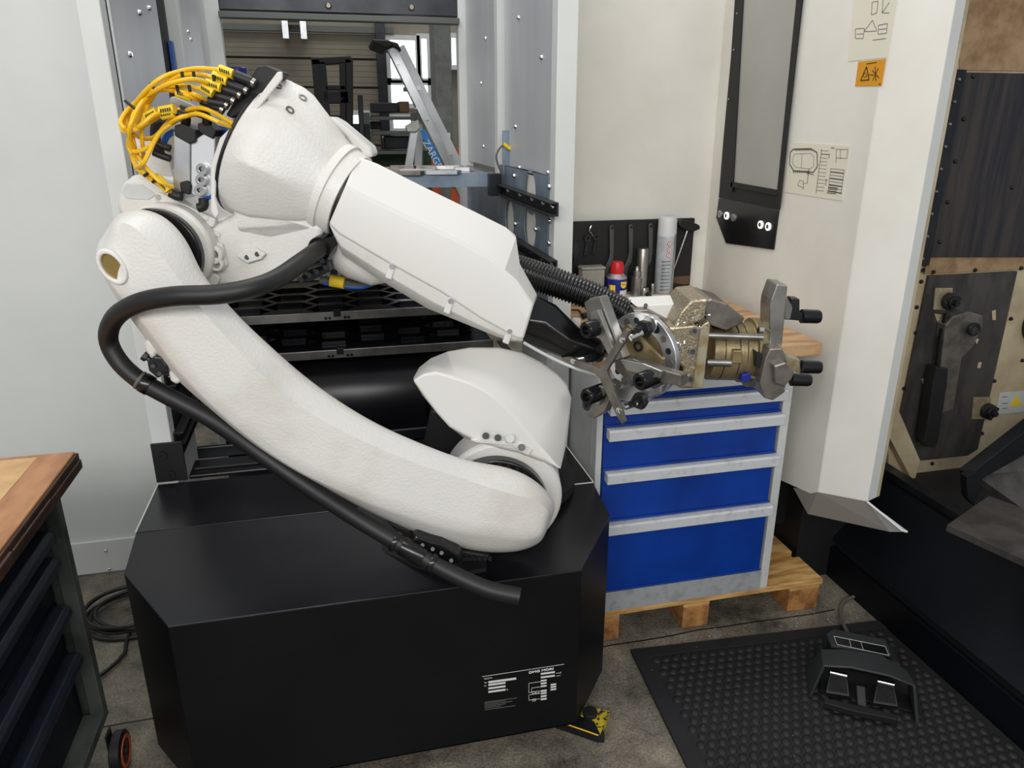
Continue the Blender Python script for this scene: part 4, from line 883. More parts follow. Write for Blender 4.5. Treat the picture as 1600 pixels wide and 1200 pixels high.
for k,zf_ in enumerate((.66,.585,.51)):
    p=c+V((-r*.12,-r-.0006,hh*zf_)); q=.011
    bm=nb(); P_=[p+V((-q,0,0)),p+V((0,0,q)),p+V((q,0,0)),p+V((0,0,-q))]; prism(bm,P_,(0,-.0008,0)); hz=emit('hazard_diamond',bm,'red',bd)
    q=.0085; bm=nb(); p=p+V((0,-.0009,0)); prism(bm,[p+V((-q,0,0)),p+V((0,0,q)),p+V((q,0,0)),p+V((0,0,-q))],(0,-.0006,0)); emit('diamond_field',bm,'paper',bd)
    bm=nb(); box(bm,p.x-.0012,p.x+.0012,p.y-.0014,p.y-.0005,p.z-.004,p.z+.004); emit('diamond_mark',bm,'black_ink',bd)
for k in range(9):
    zz_=hh*(.05+.047*k); bm=nb(); box(bm,c.x-.03,c.x+.005,c.y-r-.0008,c.y-r+.006,c.z+zz_,c.z+zz_+.0022); emit('print_line',bm,'ink',bd)
t,c,r,hh=can('spray_can','small blue and yellow spray can with red cap and silver shoulder',962,407,468,16,None,0)
bm=nb(); lathe(bm,c,(0,0,1),[(0,r*.95),(.003,r),(hh*.56,r)],n=32); bd=emit('body',bm,'can_blue',t,smooth=True)
bm=nb(); lathe(bm,c+V((0,0,hh*.56)),(0,0,1),[(0,r),(hh*.03,r),(hh*.13,r*.62)],n=32); emit('shoulder',bm,'aluminium',t,smooth=True)
bm=nb(); lathe(bm,c+V((0,0,hh*.68)),(0,0,1),[(0,r*.66),(.004,r*.68),(hh*.18,r*.66),(hh*.28,r*.55),(hh*.3,r*.4)],n=28); emit('cap',bm,'red',t,smooth=True)
bm=nb(); box(bm,c.x-r*.95,c.x-r*.45,c.y-r*.93,c.y-r*.5,c.z+hh*.12,c.z+hh*.42); pp=emit('yellow_field',bm,'label_yellow',bd,bev=.001)
bm=nb(); lathe(bm,c+V((0,0,hh*.03)),(0,0,1),[(0,r*1.004),(hh*.25,r*1.004)],n=32); 
bmesh.ops.delete(bm,geom=[v for v in bm.verts if not (v.co.x>c.x-r*.05 and v.co.y<c.y)],context='VERTS'); emit('white_field',bm,'paper',bd)
bm=nb(); prism(bm,[(c.x+a_*r,c.y-r*.99,c.z+b_*hh) for a_,b_ in ((0.05,.5),(.62,.5),(.58,.38),(.34,.33),(.08,.38))],(0,-.002,0)); yf=emit('yellow_field',bm,'label_yellow',bd)
text('lettering','WD-40',r*.2,(c.x+r*.12,c.y-r-.002,c.z+hh*.42),(1,0,0),(0,0,1),'can_blue',bd)
text('lettering','40',r*.45,(c.x-r*.93,c.y-r*.94,c.z+hh*.2),(1,0,0),(0,0,1),'can_blue',bd)
# plastic box
p=PZ(927,470,ZW); a=PY(910,418,p.y); b=PY(946,418,p.y)
pbx=thing('plastic_box','translucent grey plastic box standing left of the small blue can','box',(p.x,p.y,ZW))
bm=nb(); box(bm,a.x,b.x,p.y,p.y+.05,ZW,a.z-.012); emit('body',bm,'clear_box',pbx,bev=.006); bm=nb(); box(bm,a.x-.002,b.x+.002,p.y-.002,p.y+.052,a.z-.0115,a.z); emit('lid',bm,'clear_box',pbx,bev=.004)
# steel cylinders
def scyl(lb,uc,vt,vb_,rpx,prof):
    b0=PZ(uc,vb_,ZW); hh=PY(uc,vt,b0.y).z-ZW; r=(PZ(uc+rpx,vb_,ZW)-b0).length; bm=nb(); lathe(bm,(b0.x,b0.y,ZW),(0,0,1),[(t*hh,k*r) for t,k in prof],n=28); emit('steel_cylinder',bm,'steel',smooth=True,label=lb,cat='steel cylinder')
scyl('tall plain steel cylinder behind the stepped steel arbor',1001,388,459,8.5,[(0,1),(.98,1),(1,.93)])
scyl('stepped steel arbor with narrow top in front of tall cylinder',993,416,462,8.5,[(0,1),(.6,1),(.6,1.08),(.64,1.08),(.64,.7),(.84,.7),(.84,.45),(.95,.4),(1,.2)])
scyl('short steel bushing right of the tall steel cylinder',1006,449,462,7,[(0,1),(.9,1),(1,.9)])
scyl('small steel stud standing left of the tall white can',1019,443,459,4,[(0,1.2),(.3,1.2),(.3,.8),(.95,.8),(1,.7)])
bm=nb(); p=PZ(1083,468,ZW); lathe(bm,(p.x,p.y,ZW),(0,0,1),[(0,.02),(.01,.02),(.012,.017),(.03,.017),(.032,.02),(.04,.02)],n=20); emit('glass_jar',bm,'clear_box',smooth=True,label='small clear jar behind the sheet cover on the worktop',cat='jar')
bm=nb(); p=PZ(992,474,ZW+.004); 
R_=[]; 
pts=[(p.x+.038*math.cos(a*math.pi/8),p.y+.02+.03*math.sin(a*math.pi/8),ZW+.008) for a in range(17)]
tube(bm,pts,.007,n=8,k=2); emit('rubber_ring',bm,'orange_pipe',smooth=True,label='orange ring lying on worktop beside the spray cans',cat='ring')
bm=nb(); a,b,c_=PZ(1018,466,ZW+.01),PZ(1050,470,ZW+.006),PZ(1000,482,ZW+.01); cyl(bm,a,b,.006,n=8); cyl(bm,a,c_,.008,n=8); cyl(bm,PZ(1012,460,ZW+.02),PZ(1020,470,ZW+.012),.010,n=8); cyl(bm,c_,PZ(1040,476,ZW+.01),.005,n=8)
emit('hand_tool',bm,'rubber',smooth=True,label='small black hand tool lying on the white paper',cat='tool')
bm=nb(); tube(bm,[PZ(u,v,ZW+.004) for u,v in ((893,484),(905,485),(908,492),(912,498))],.003,n=6); emit('hex_key',bm,'rubber',smooth=True,label='small black hex key on worktop beside the rack post',cat='hex key')
bm=nb(); p=PZ(900,508,ZW); lathe(bm,(p.x,p.y,ZW),(0,0,1),[(0,.016),(.02,.017),(.024,.014)],n=18); emit('small_cup',bm,'can_white',smooth=True,label='small white cup on worktop near the rack post',cat='cup')
bm=nb(); p=PZ(915,494,ZW+.008); cyl(bm,(p.x-.012,p.y,ZW+.01),(p.x+.012,p.y+.01,ZW+.01),.010,n=10); emit('small_bolt',bm,'rubber',label='small black bolt on worktop behind the gripper pad',cat='bolt',smooth=True)
# ================================================================ MACHINING CENTRE (right)
mc=thing('machining_center','large cream machine tool with open work area and dark base','machine',(1.95,2.1,0))
XF=1.523
def xpr(nm,pts,x,dep,m,par=mc,bev=0): bm=nb(); prism(bm,[PX(u,v,x) for u,v in pts],(dep,0,0)); return emit(nm,bm,m,par,bev=bev)
Yc=1.955; zB=.50
bm=nb(); prism(bm,[(XF,WY-.001,.30),(XF,2.15,.47),(XF,Yc+.04,.50),(XF,Yc,.525),(XF,Yc,2.7),(XF,WY-.001,2.7)],(.03,0,0)); lf=emit('side_cover',bm,'cream_wall',mc,bev=.002)
# chamfer cover
dC=V((.588,-.81,0)).normalized(); nC=V((.81,.588,0)).normalized()
c0=V((XF,Yc,0))
def CP(u,v,o=0): return PL(u,v,c0+nC*o,nC)
pe=CP(1365,787); pe2=CP(1480,0)
Lc=((pe-c0).dot(dC)+(pe2-c0).dot(dC))/2
e=c0+dC*Lc
bm=nb(); zb1=.525; zb2=pe.z
prism(bm,[V((XF,Yc-.0005,zb1)),V((e.x,e.y,zb2)),V((e.x,e.y,2.7)),V((XF,Yc-.0005,2.7))],nC*.03); emit('corner_cover',bm,'cream_wall',mc,bev=.002)
# door edge
d2=V((.93,.36,0)).normalized()
e2=e+d2*.055; bm=nb(); prism(bm,[V((e.x,e.y,zb2))+dC*.001,V((e.x,e.y,2.7))+dC*.001,V((e2.x,e2.y,2.7)),V((e2.x,e2.y,zb2))],V((-.1,.9,0))*.02); emit('door_edge',bm,'white_wall',mc,bev=.002)
e3=e2+d2*.016; bm=nb(); prism(bm,[V((e2.x,e2.y,zb2))+d2*.0006,V((e2.x,e2.y,2.7))+d2*.0006,V((e3.x,e3.y,2.7)),V((e3.x,e3.y,zb2))],V((-.1,.9,0))*.02); emit('door_seal',bm,'inner_cream',mc)
# skirt folded inward
nS=dC.cross(nC*.5+V((0,0,-1))).normalized(); K0=V((XF,Yc,zb1)); K1=V((e.x,e.y,zb2))
i1=PL(1262,803,K0,nS); i2=PL(1390,831,K0,nS)
mat('skirt_grey',(158,152,142),.5,.1)  # grey paints in the shade of the inward fold
bm=nb(); prism(bm,[K0,K1,i2,i1],nC*.004); emit('lower_skirt',bm,'skirt_grey',mc)
bm=nb(); prism(bm,[K0,i1,V((XF+.001,2.09,.475))],(.004,0,0)); emit('lower_skirt',bm,'skirt_grey',mc)
bm=nb(); prism(bm,[K1,CP(1418,831,-.004),i2],nC*.004); emit('skirt_lip',bm,'white_wall',mc)
bm=nb(); tube(bm,[V((e.x,e.y,zb2)),CP(1410,829,-.004),CP(1418,831,-.004)],.004,n=6,smoothp=False); emit('skirt_trim',bm,'white_wall',mc)
# control window
XW=XF-.006
wf=xpr('window_frame',((1152,-60),(1262,-80),(1216,328),(1123,309),(1130,220),(1142,90)),XW,.005,'matte_black',par=lf)
XG=XW-.003
bm=nb(); pts=[PX(u,v,XG) for u,v in ((1163,-60),(1252,-80),(1214,297),(1145,284),(1150,218),(1147,208))]; prism(bm,pts,(.002,0,0)); emit('window_pane',bm,'window_grey',wf)
for pts in (((1156,-50),(1163,-52),(1145,284),(1143,300),(1136,298)),((1252,-80),(1259,-80),(1216,328),(1212,316),(1214,297)),((1142,284),(1215,297),(1214,306),(1141,292))):
    xpr('frame_lip',pts,XG-.006,.008,'matte_black',par=wf,bev=.001)
for u,v in ((1152,21),(1147,78),(1139,155)): bolt(wf,PX(u,v,XG),(-1,0,0),.004,.004,'steel')
cp_=xpr('control_strip',((1123,310),(1216,329),(1208,390),(1134,380),(1119,340)),XW,.005,'gloss_black',par=lf)
for u,v,m in ((1126,334,'steel'),(1136,337,'led'),(1147,340,'steel'),(1189,351,'led'),(1201,354,'led')):
    bm=nb(); ringpl(bm,PX(u,v,XW),(-1,0,0),.009,.014,.005,20); bt=emit('button_ring',bm,'aluminium' if m=='steel' else m,cp_,smooth=True)
    bm=nb(); cyl(bm,PX(u,v,XW),PX(u,v,XW)+V((-.006,0,0)),.0085,n=16); emit('button',bm,'steel' if m=='steel' else 'grey_steel',cp_,smooth=True)
# label plates (print)
XL=XF-.0015
def xplate(nm,pts,m): return xpr(nm,pts,XL,.0013,m,par=lf)
def xl(par,a,b,w_=.0012,m='ink'):
    A=PX(*a,XL-.0004);B=PX(*b,XL-.0004); d=(B-A); n=d.cross(V((1,0,0))).normalized()*w_*.5
    bm=nb(); prism(bm,[A-n,A+n,B+n,B-n],(-.0004,0,0)); emit('print_line',bm,m,par)
l1=xplate('diagram_plate',((1234,222),(1329,228),(1316,314),(1225,300)),'plate_cream')
def cz3(x,y): return (1080+x/3,y/3)
P1=[cz3(*q) for q in ((478,700),(560,697),(590,715),(592,780),(572,808),(480,800),(462,770),(464,715))]
for i in range(8): xl(l1,P1[i],P1[(i+1)%8],.004,'ink')
P2=[cz3(*q) for q in ((486,722),(560,718),(576,735),(574,780),(556,792),(490,784),(476,768),(478,735))]
for i in range(8): xl(l1,P2[i],P2[(i+1)%8],.001)
xl(l1,cz3(520,720),cz3(516,788)); xl(l1,cz3(548,800),cz3(545,858),.002); xl(l1,cz3(545,858),cz3(520,862),.001)
for k in range(12): xl(l1,cz3(606-k*1.8,705+k*17),cz3(644-k*1.9,708+k*17),.001)
xl(l1,cz3(612,698),cz3(585,905),.0015)
for k in range(8): xl(l1,cz3(655-k*1.8,790+k*15),cz3(718-k*1.9,797+k*15.5),.0035 if k%2 else .0012)
xl(l1,cz3(655,788),cz3(640,905),.001); xl(l1,cz3(718,795),cz3(702,912),.001)
for a,b in (((680,700),(735,700)),((678,740),(730,742)),((680,700),(678,765)),((735,700),(730,742)),((700,700),(698,745)),((508,845),(528,850)),((500,870),(528,880)),((500,870),(508,845)),((528,850),(524,890))): xl(l1,cz3(*a),cz3(*b),.0012)
for k in range(9):
    xl(l1,cz3(486+k*9,696),cz3(490+k*9,706),.004); xl(l1,cz3(478+k*9,800),cz3(482+k*9,810),.004)
for k in range(5): xl(l1,cz3(648-k*3,868+k*9),cz3(690-k*3,872+k*9),.0025)
for a,b in (((628,845),(640,842)),((630,870),(634,840)),((655,692),(672,694)),((552,790),(548,825)),((540,810),(575,820)),((612,722),(650,724)),((648,724),(645,742))): xl(l1,cz3(*a),cz3(*b),.002)
l2=xplate('diagram_plate',((1341,-70),(1412,-72),(1385,90),(1325,96)),'plate_cream')
for a,b in (((770,135),(770,180)),((770,180),(806,180)),((806,180),(812,132)),((812,132),(770,135)),((878,118),(920,110)),((920,110),(915,155)),((915,155),(876,160)),((876,160),(878,118)),((850,188),(913,180)),((812,148),(870,145)),((848,10),(876,5)),((876,5),(870,60)),((870,60),(845,70)),((845,70),(848,10)),((895,60),(930,10)),((895,60),(928,60)),((895,60),(900,0)),((850,95),(812,145)),((850,95),(868,140)),((776,160),(806,158)),((880,138),(915,134))): xl(l2,cz3(*a),cz3(*b),.0014)
l3=xplate('warning_plate',((1341,96.5),(1384,92),(1377,134),(1336,135)),'orange')
for a,b in (((822,312),(794,378)),((794,378),(834,374)),((834,374),(822,312)),): xl(l3,cz3(*a),cz3(*b),.003,'black_ink')
for a,b in (((848,330),(880,365)),((878,318),(850,378)),((862,312),(866,380)),((834,350),(856,352)),((822,300),(870,292)),((878,394),(888,393))): xl(l3,cz3(*a),cz3(*b),.002,'black_ink')
q=[(815+9*math.cos(a),352+10*math.sin(a)) for a in [k*math.pi/3 for k in range(6)]]
for i in range(6): xl(l3,cz3(*q[i]),cz3(*q[(i+1)%6]),.0015,'black_ink')
# interior
YI=2.32
def ipr(nm,pts,y,dep,m,par=mc,bev=.001): bm=nb(); prism(bm,[PY(u,v,y) for u,v in pts],(0,dep,0)); return emit(nm,bm,m,par,bev=bev)
ipr('inner_wall',((1480,-150),(1800,-150),(1800,1000),(1400,1000),(1385,640)),YI,.02,'inner_cream')
ipr('inner_upper_panel',((1490,-140),(1800,-140),(1800,114),(1500,110)),YI-.004,.003,'inner_tan')
bp1=ipr('sliding_panel',((1508,113),(1800,118),(1770,402),(1455,402)),YI-.02,.012,'brown_steel')
bs=ipr('panel_strip',((1497,108),(1511,109),(1452,415),(1434,415)),YI-.03,.02,'dark_steel')
for k in range(9): bolt(bs,PY(1498-k*7.1,124+k*35,YI-.031),(0,-1,0),.006,.006,'steel')
for u,v in ((1521,119),(1506,186),(1493,252),(1481,316),(1469,378),(1582,293)): bolt(bp1,PY(u,v,YI-.021),(0,-1,0),.008,.005,'dark_steel')
ipr('cross_rail',((1450,402),(1800,398),(1790,412),(1445,428)),YI-.012,.011,'inner_tan')
for u,v in ((1442,422),(1458,425),(1523,422),(1595,419),(1439,440),(1432,480),(1430,520),(1412,607),(1456,724),(1534,677),(1553,595),(1579,498),(1597,563)): bolt(mc,PY(u,v,YI-.012 if v<440 else YI-.001),(0,-1,0),.008,.008,'dark_steel')
dp=ipr('cover_plate',((1452,431),(1590,424),(1560,560),(1528,702),(1512,712),(1437,720),(1407,652)),YI-.014,.012,'plate_dark')
ipr('tool_arm',((1478,508),(1490,494),(1514,487),(1536,493),(1535,512),(1522,540),(1503,560),(1490,640),(1462,650)),YI-.06,.045,'grey_steel',par=dp,bev=.004)
bm=nb(); c=PY(1520,514,YI-.075); ringpl(bm,c,(0,-1,0),.015,.026,.012,28); emit('pivot_ring',bm,'dark_steel',dp,smooth=True,bev=.002); bm=nb(); cyl(bm,c,c+V((0,-.008,0)),.0155,n=24); emit('pivot_cap',bm,'plate_dark',dp,smooth=True)
ipr('arm_block',((1464,574),(1482,576),(1480,600),(1466,690),(1460,699),(1447,698),(1445,690),(1458,600)),YI-.08,.05,'matte_black',par=dp,bev=.003)
ipr('arm_hose',((1480,490),(1486,492),(1474,540),(1470,580),(1464,580),(1470,530)),YI-.05,.02,'rubber',par=dp,bev=.003)
ipr('edge_bracket',((1440,650),(1446,646),(1448,690),(1436,694)),YI-.03,.014,'stained_plate',par=dp)
for u,v in ((1481,470),(1541,641)):
    ipr('knob_plate',((u-19,v-20),(u+8,v-20),(u+6,v+14),(u-22,v+14)),YI-.022,.007,'stained_plate',par=dp)
    c=PY(u,v,YI-.022); bm=nb(); lathe(bm,c,(0,-1,0),[(0,.032),(.02,.032),(.022,.022),(.035,.022)],n=24); kn=emit('knob',bm,'rubber',dp,smooth=True,bev=.002)
    bm=nb(); cyl(bm,c+V((0,-.035,0)),c+V((.0,-.05,0)),.012,n=6); emit('knob_nut',bm,'rubber',kn)
    for k in range(3): a=k*2.1+.5; bm=nb(); cyl(bm,c+V((.026*math.cos(a),-.02,.026*math.sin(a))),c+V((.026*math.cos(a),-.03,.026*math.sin(a))),.008,n=8); emit('knob_lobe',bm,'rubber',kn)
for pts in (((1460,490),(1474,492),(1472,505),(1466,506)),((1440,592),(1456,590),(1452,606),(1442,600)),((1550,486),(1556,484),(1556,500),(1551,500)),((1529,566),(1534,566),(1532,575),(1527,575)),((1523,528),(1530,530),(1526,538))):
    ipr('worn_patch',pts,YI-.015,.001,'inner_cream',par=dp,bev=0)
bm=nb(); c=PY(1625,505,YI-.002); ringpl(bm,c,(0,-1,0),.07,.085,.01,40); emit('port_ring',bm,'dark_steel',mc,smooth=True); bm=nb(); cyl(bm,c,c+V((0,-.005,0)),.07,n=40); emit('port_disc',bm,'plate_dark',mc,smooth=True)
wp=ipr('warning_plate',((1562,614),(1612,610),(1608,643),(1556,648)),YI-.003,.002,'cab_grey')
ipr('warning_triangle',((1589,617),(1597,634),(1577,636)),YI-.0042,.001,'label_yellow',par=wp,bev=0)
for v in (620,630,638): ipr('print_line',((1566,v),(1574,v-.7),(1574,v+.3),(1566,v+1)),YI-.0038,.0006,'ink',par=wp,bev=0)
# seal strip lower left of interior
ipr('seal_strip',((1395,640),(1402,636),(1438,720),(1430,748),(1424,748),(1388,680)),YI-.04,.035,'inner_cream')
# inclined table slabs
ipr('table_edge',((1800,520),(1800,600),(1540,745),(1520,760),(1515,742)),YI-.35,.05,'dark_steel'); 
a=[PY(1524,742,YI-.30),PY(1700,628,YI-.30),PY(1800,720,YI-.45),PY(1605,800,YI-.45)]
bm=nb(); prism(bm,a,(0,.02,-.02)); emit('table_slab',bm,'plate_dark',mc)
a=[PZ(u,v,.60) for u,v in ((1545,775),(1700,830),(1700,920),(1480,820))]
bm=nb(); prism(bm,a,(0,0,-.02)); emit('chip_tray',bm,'plate_dark',mc)
ipr('lower_bracket',((1510,745),(1525,738),(1535,760),(1522,790),(1512,778)),YI-.36,.03,'dark_steel')
# base
XB=1.808
def sw(nm,prof,m,y0=1.0,y1=2.86): bm=nb(); prism(bm,[(x,y0,z) for x,z in prof],(0,y1-y0,0)); return emit(nm,bm,m,mc,bev=.002)
def zat(u,v,x): return PX(u,v,x)
k1=PX(1450,985,1.84).z
sw('base_kick',[(XB,.0),(XB,.13),(XB+.02,.13),(XB+.02,0)],'navy')
sw('base_groove',[(XB+.02,.02),(XB+.02,.155),(XB+.05,.155),(XB+.05,.02)],'matte_black')
zt2=PX(1500,800,2.02).z
sw('base_panel',[(XB+.0,.165),(2.02,zt2-.03),(2.04,zt2-.03),(2.04,.15),(XB+.03,.15)],'navy')
sw('coolant_rim',[(2.0,zt2-.03),(2.0,zt2),(2.05,zt2),(2.05,zt2-.03)],'dark_steel')
sw('base_back',[(2.2,0),(2.2,zt2-.1),(2.9,zt2-.1),(2.9,0)],'matte_black')
sw('base_fill',[(1.66,.0),(1.66,.44),(XB+.1,.44),(XB+.1,.0)],'matte_black',y0=2.2)
bm=nb(); box(bm,1.56,2.0,YI-.02,YI,.2,.62); emit('lower_lining',bm,'matte_black',mc)
bm=nb(); c=PY(1385,750,YI-.1); cyl(bm,c,c+V((-.01,-.05,.0)),.014,n=16); emit('coolant_plug',bm,'rust_plug',mc,smooth=True,bev=.002)
# ================================================================ MAT, PEDAL
A=PZ(985,1015,.012); B=PZ(1366,970,.012); C_=PZ(1060,1200,.012)
dx=(B-A).normalized(); dy=(C_-A).normalized(); dyy=V((dx.y,-dx.x,0)).normalized()
mt=thing('anti_fatigue_mat','black studded rubber floor mat in front of the machine','mat',(1.3,1.5,0))
W_=min(1.0,(1.80-A.x)); Hh=1.0
def MP(a,b,z=0): return V((A.x,A.y,0))+dx*a+dyy*b+V((0,0,z))
Hh=1.1
def AM(b): return (1.803-A.x-dyy.x*b)/dx.x
bm=nb(); prism(bm,[MP(0,0),MP(AM(0),0),MP(AM(Hh),Hh),MP(0,Hh)],(0,0,.010)); emit('base_sheet',bm,'mat_black',mt,bev=.003)
bm=nb(); prism(bm,[MP(0,0,.0101),MP(AM(0),0,.0101),MP(AM(.045),.045,.0101),MP(.05,.045,.0101),MP(.05,Hh,.0101),MP(0,Hh,.0101)],(0,0,.003)); emit('border',bm,'mat_black',mt,bev=.002)
def stud(bm,c):
    rings=[circ(c+V((0,0,h)),V((1,0,0)),V((0,1,0)),r,8) for h,r in ((0,.0145),(.004,.0125),(.0065,.0065))]; loft(bm,rings)
L_=[]
for i in range(32):
    for j in range(34):
        a=.07+i*.033+(j%2)*.0165; b=.064+j*.0305
        if a<AM(b)-.02 and b<Hh-.03: L_.append((MP(a,b,.0101),(MP(a,b)-V((1.2,1.2,0))).length))
L_.sort(key=lambda q:q[0].y)
sm=None
for c,_ in L_[:300]:
    if sm is None:
        bm=nb(); stud(bm,c); so=emit('stud',bm,'mat_black',mt,smooth=True,angle=70); sm=so; base=c.copy(); bl=so.location.copy()
    else:
        q=sm.copy(); col.objects.link(q); q.location=bl+(c-base)
bm=nb()
for c,_ in L_[300:]: stud(bm,c)
if L_[300:]: emit('stud',bm,'mat_black',mt,smooth=True,angle=70,kind='stuff')
# foot pedal
pd=thing('foot_pedal','black double foot pedal switch with hood standing on the mat','foot pedal',PZ(1350,1080,.013))
zt_=.15
def PP(u,v,z): return PZ(u,v,z)
top=[(1288,1012),(1330,1017),(1390,1035),(1424,1062),(1434,1072),(1286,1042)]
# hood arch: outline front in px at heights; build as shell: roof plate + two side cheeks + back box
z1=.12
r1=[PP(1286,1040,z1),PP(1330,1042,z1+.012),PP(1390,1055,z1+.012),PP(1432,1072,z1)]
r2=[PP(1283,1014,z1-.01),PP(1320,1014,z1+.0),PP(1375,1022,z1+.0),PP(1418,1048,z1-.02)]
bm=nb(); loft(bm,[[p for p in r1]+[p-V((0,0,.008)) for p in r1[::-1]],[p for p in r2]+[p-V((0,0,.008)) for p in r2[::-1]]]); emit('hood',bm,'matte_black' if 0 else mat('pedal_grey',(46,50,50),.45),pd,bev=.003,smooth=True)
fl_=PZ(1264,1090,.014); fr_=PZ(1437,1131,.014); bl_=PZ(1258,1045,.014); brr=PZ(1425,1085,.014)
bm=nb(); a=[r1[0],fl_,bl_,r2[0]]; prism(bm,a,(.012,0,0)); emit('side_cheek',bm,'pedal_grey',pd,bev=.003)
bm=nb(); a=[r1[3],fr_,brr,r2[3]]; prism(bm,a,(-.012,0,0)); emit('side_cheek',bm,'pedal_grey',pd,bev=.003)
bm=nb(); prism(bm,[PZ(1280,1080,.016),PZ(1436,1115,.016),PZ(1430,1045,.016),PZ(1290,1010,.016)],(0,0,.004)); emit('base_plate',bm,'matte_black',pd,bev=.001)
bm=nb(); prism(bm,[PZ(1292,1040,.02),PZ(1405,1062,.02),PZ(1392,1030,.02),PZ(1290,1012,.02)],(0,0,.058)); emit('switch_housing',bm,'matte_black',pd,bev=.008)
bm=nb(); a=[PZ(u,v,.085) for u,v in ((1290,995),(1302,987),(1384,1004),(1392,1028),(1298,1013))]; prism(bm,a,(0,0,.012)); ib=emit('indicator_bar',bm,'pedal_grey',pd,bev=.003)
bm=nb(); a=[PZ(u,v,.0975) for u,v in ((1303,994),(1383,1010),(1389,1024),(1308,1007))]; prism(bm,a,(0,0,.0006)); emit('indicator_face',bm,'gloss_black',ib)
bm=nb()
for (a,b) in (((1303,994),(1383,1010)),((1383,1010),(1389,1024)),((1389,1024),(1308,1007)),((1308,1007),(1303,994)),((1327,999),(1330,1011)),((1345,1003),(1349,1016))): cyl(bm,PZ(*a,.0985),PZ(*b,.0985),.0009,n=5)
emit('indicator_frame',bm,'cab_grey',ib)
for q in (((1296,1054),(1324,1060),(1328,1088),(1290,1082)),((1370,1068),(1398,1074),(1404,1104),(1364,1098))):
    zz_=(.07,.07,.035,.035); P_=[PZ(u,v,z_) for (u,v),z_ in zip(q,zz_)]
    bm=nb(); prism(bm,P_,(0,.003,-.014)); pdl=emit('pedal',bm,'rubber',pd,bev=.002)
    for k in range(9):
        t=.12+k*.09; a=P_[0].lerp(P_[3],t); b=P_[1].lerp(P_[2],t); bm=nb(); cyl(bm,a.lerp(b,.08)+V((0,0,.001)),a.lerp(b,.92)+V((0,0,.001)),.0018,n=5); emit('grip_rib',bm,'matte_black',pdl)
    u,v=q[0]; bm=nb(); cyl(bm,PZ(u+1,v-4,.085),PZ(u+27,v+2,.085),.009,n=14); emit('pedal_bar',bm,'chrome',pd,smooth=True)
bm=nb(); prism(bm,[PZ(u,v,.045) for u,v in ((1288,1090),(1350,1104),(1404,1118),(1402,1124),(1340,1112),(1288,1098))],(0,0,-.02)); emit('front_bar',bm,'matte_black',pd,bev=.002)
bm=nb(); prism(bm,[PZ(1338,1070,.07),PZ(1352,1073,.07),PZ(1354,1105,.03),PZ(1340,1101,.03)],(0,0,-.012)); emit('divider',bm,'matte_black',pd,bev=.002)
bm=nb(); tube(bm,[PZ(u,v,z_) for u,v,z_ in ((1326,992,.05),(1318,975,.03),(1313,955,.012),(1318,940,.012),(1335,932,.012),(1358,925,.012))],.0065,n=8); emit('cable',bm,'cable_grey',pd,smooth=True)
# swarf crumbs on mat
bm=nb(); rnd=random.Random(8)
for k in range(130):
    p=MP(rnd.uniform(.02,W_-.04),rnd.uniform(.02,.7),.0175); d=V((rnd.uniform(-1,1),rnd.uniform(-1,1),0)).normalized()*rnd.uniform(.0008,.003); obox(bm,p,d,V((-d.y,d.x,0)).normalized()*.0005,V((0,0,.0004)))
emit('metal_chips',bm,'chrome',mt,kind='stuff')
bm=nb()
for k in range(110):
    p=V((rnd.uniform(.78,1.75),rnd.uniform(1.9,2.3),.0008)); 
    if (p-A).dot(dyy)>-.01 or p.y>2.0: continue
    d=V((rnd.uniform(-1,1),rnd.uniform(-1,1),0)).normalized()*rnd.uniform(.0008,.003); obox(bm,p,d,V((-d.y,d.x,0)).normalized()*.0007,V((0,0,.0004)))
emit('metal_chips',bm,'paper',kind='stuff',label='loose bright metal chips scattered on floor before the pallet',cat='metal chips')
# ================================================================ LEFT BENCH
ZB=.92
bt=PZ(118,705,ZB)
XE=bt.x; YE=bt.y
bn=thing('workbench_cabinet','dark blue drawer cabinet on casters below the brown bench top','cabinet',(XE-.4,YE-.4,.1))
wt=thing('bench_top','brown wooden bench top with cracked dark edge, bottom left','bench top',(XE-.4,YE-.4,ZB-.04))
bm=nb(); box(bm,XE-.85,XE-.001,YE-.9,YE,ZB-.038,ZB); emit('board',bm,'bench_wood',wt,bev=.003)
bm=nb(); box(bm,XE-.0009,XE+.006,YE-.9,YE+.001,ZB-.045,ZB-.004); emit('edge_band',bm,'bench_edge',wt,bev=.003)
for i,(a_,b_) in enumerate(((0,.22),(.225,.45),(.455,.9))):
    bm=nb(); box(bm,XE+.0062,XE+.011+i*.002,YE-b_,YE-a_-.004,ZB-.044+.003*i,ZB-.02+.004*i); emit('edge_strip',bm,'bench_edge',wt,bev=.003)
bm=nb(); box(bm,XE-.30,XE-.08,YE-.85,YE-.02,ZB,ZB+.0008); emit('tape_strip',bm,mat('tape',(214,176,120),.35,c2=(190,146,96),ns=9),wt)
XS=XE-.045; YS=YE-.03; zc=.13
def bbx(nm,m,*a,bev=.002,par=None): bm=nb(); box(bm,*a); return emit(nm,bm,m,par or bn,bev=bev)
bbx('corner_post','bench_side',XS-.035,XS,YS-.03,YS,zc,ZB-.045); bbx('rear_sheet','bench_side',XS-.6,XS-.036,YS-.005,YS,zc,ZB-.045); bbx('bottom','bench_side',XS-.6,XS,YS-.8,YS-.03,zc,zc+.03); bbx('top_rail','bench_side',XS-.6,XS-.002,YS-.8,YS-.031,ZB-.075,ZB-.046)
bbx('interior','matte_black',XS-.6,XS-.064,YS-.8,YS-.03,zc+.03,ZB-.076,bev=0)
hz=[PX(u,v,XS+.01).z for u,v in ((78,852),(88,893),(107,970),(126,1045))]
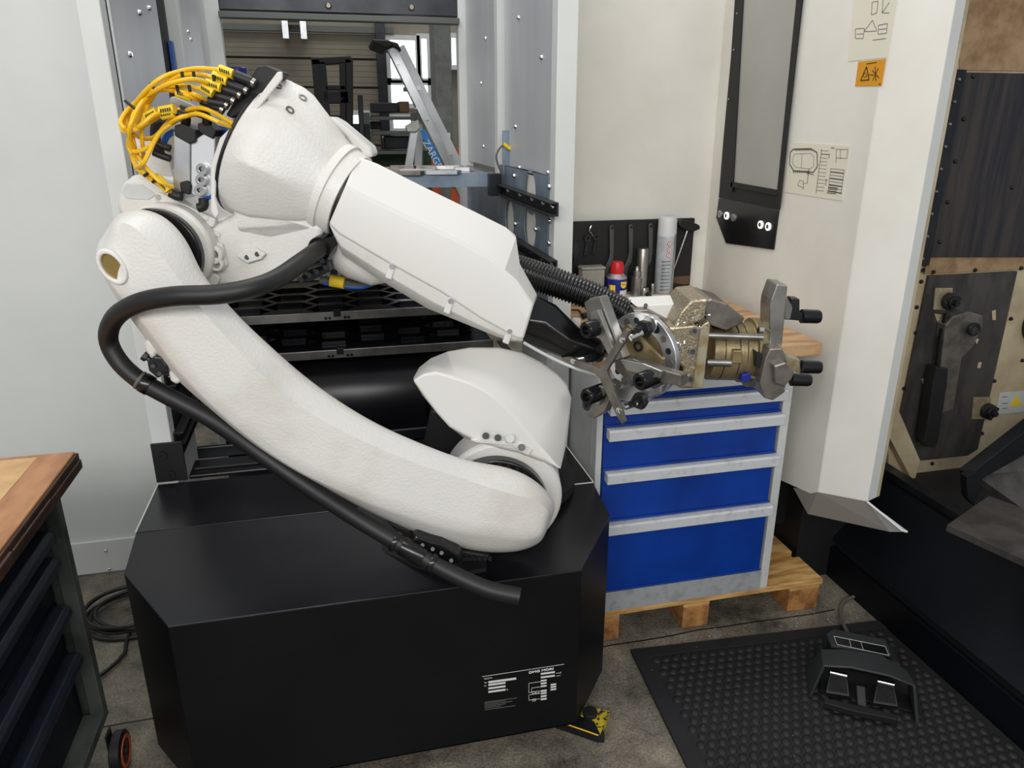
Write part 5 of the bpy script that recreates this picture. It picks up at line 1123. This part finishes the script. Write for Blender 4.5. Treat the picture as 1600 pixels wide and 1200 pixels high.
zz_=[ZB-.08]+hz+[zc+.03]
for i in range(5):
    a_,b_=zz_[i],zz_[i+1]
    o=bbx('drawer','bench_blue',XS-.062,XS-.050,YS-.8,YS-.036,b_+.003,a_-.003)
    if i>=0:
        bm=nb(); zt_=a_-.004; prism(bm,[(XS-.050,YS-.06,zt_),(XS-.020,YS-.06,zt_),(XS-.008,YS-.06,zt_-.012),(XS-.008,YS-.06,zt_-.030),(XS-.018,YS-.06,zt_-.036),(XS-.050,YS-.06,zt_-.034)],(0,-.72,0)); emit('handle',bm,'bench_handle',o,bev=.003)
# caster wheel
wc=PZ(190,1200,.05); wc=V((XS+.005,YS-.04,.055))
pw=PX(192,1195,wc.x+.03)
bm=nb(); lathe(bm,(pw.x-.015,pw.y,.058),(1,0,0),[(0,.052),(.004,.057),(.026,.057),(.03,.052)],n=32); cw=emit('caster_wheel',bm,'rubber',bn,smooth=True)
bm=nb(); ringpl(bm,(pw.x+.0155,pw.y,.058),(1,0,0),.034,.044,.002,32); emit('wheel_ring',bm,'orange_pipe',cw,smooth=True)
bm=nb(); cyl(bm,(pw.x+.0155,pw.y,.058),(pw.x+.02,pw.y,.058),.012,n=12); emit('axle',bm,'matte_black',cw)
bm=nb(); box(bm,pw.x-.022,pw.x-.017,pw.y-.02,pw.y+.02,.05,zc); emit('caster_fork',bm,'dark_steel',bn)
# ---- cable coil
cc=PZ(168,962,.01); bm=nb(); pts=[]
for k in range(5*16):
    a=2*math.pi*k/16; r=.14+.018*math.sin(k*.21)+.01*math.cos(k*.5); pts.append(V((cc.x+.10+r*1.15*math.cos(a),cc.y+.0+r*.9*math.sin(a)+.01*math.sin(k*.37),.012+.0075*(k//16)+.004*math.sin(k*.9))))
pts+= [PZ(205,985,.012),PZ(195,1020,.012),PZ(170,1045,.012),PZ(146,1062,.012),PZ(110,1080,.012)]
tube(bm,pts,.0065,n=8,k=2); emit('coiled_cable',bm,'rubber',smooth=True,label='black cable coiled on the floor between bench and pedestal',cat='cable')
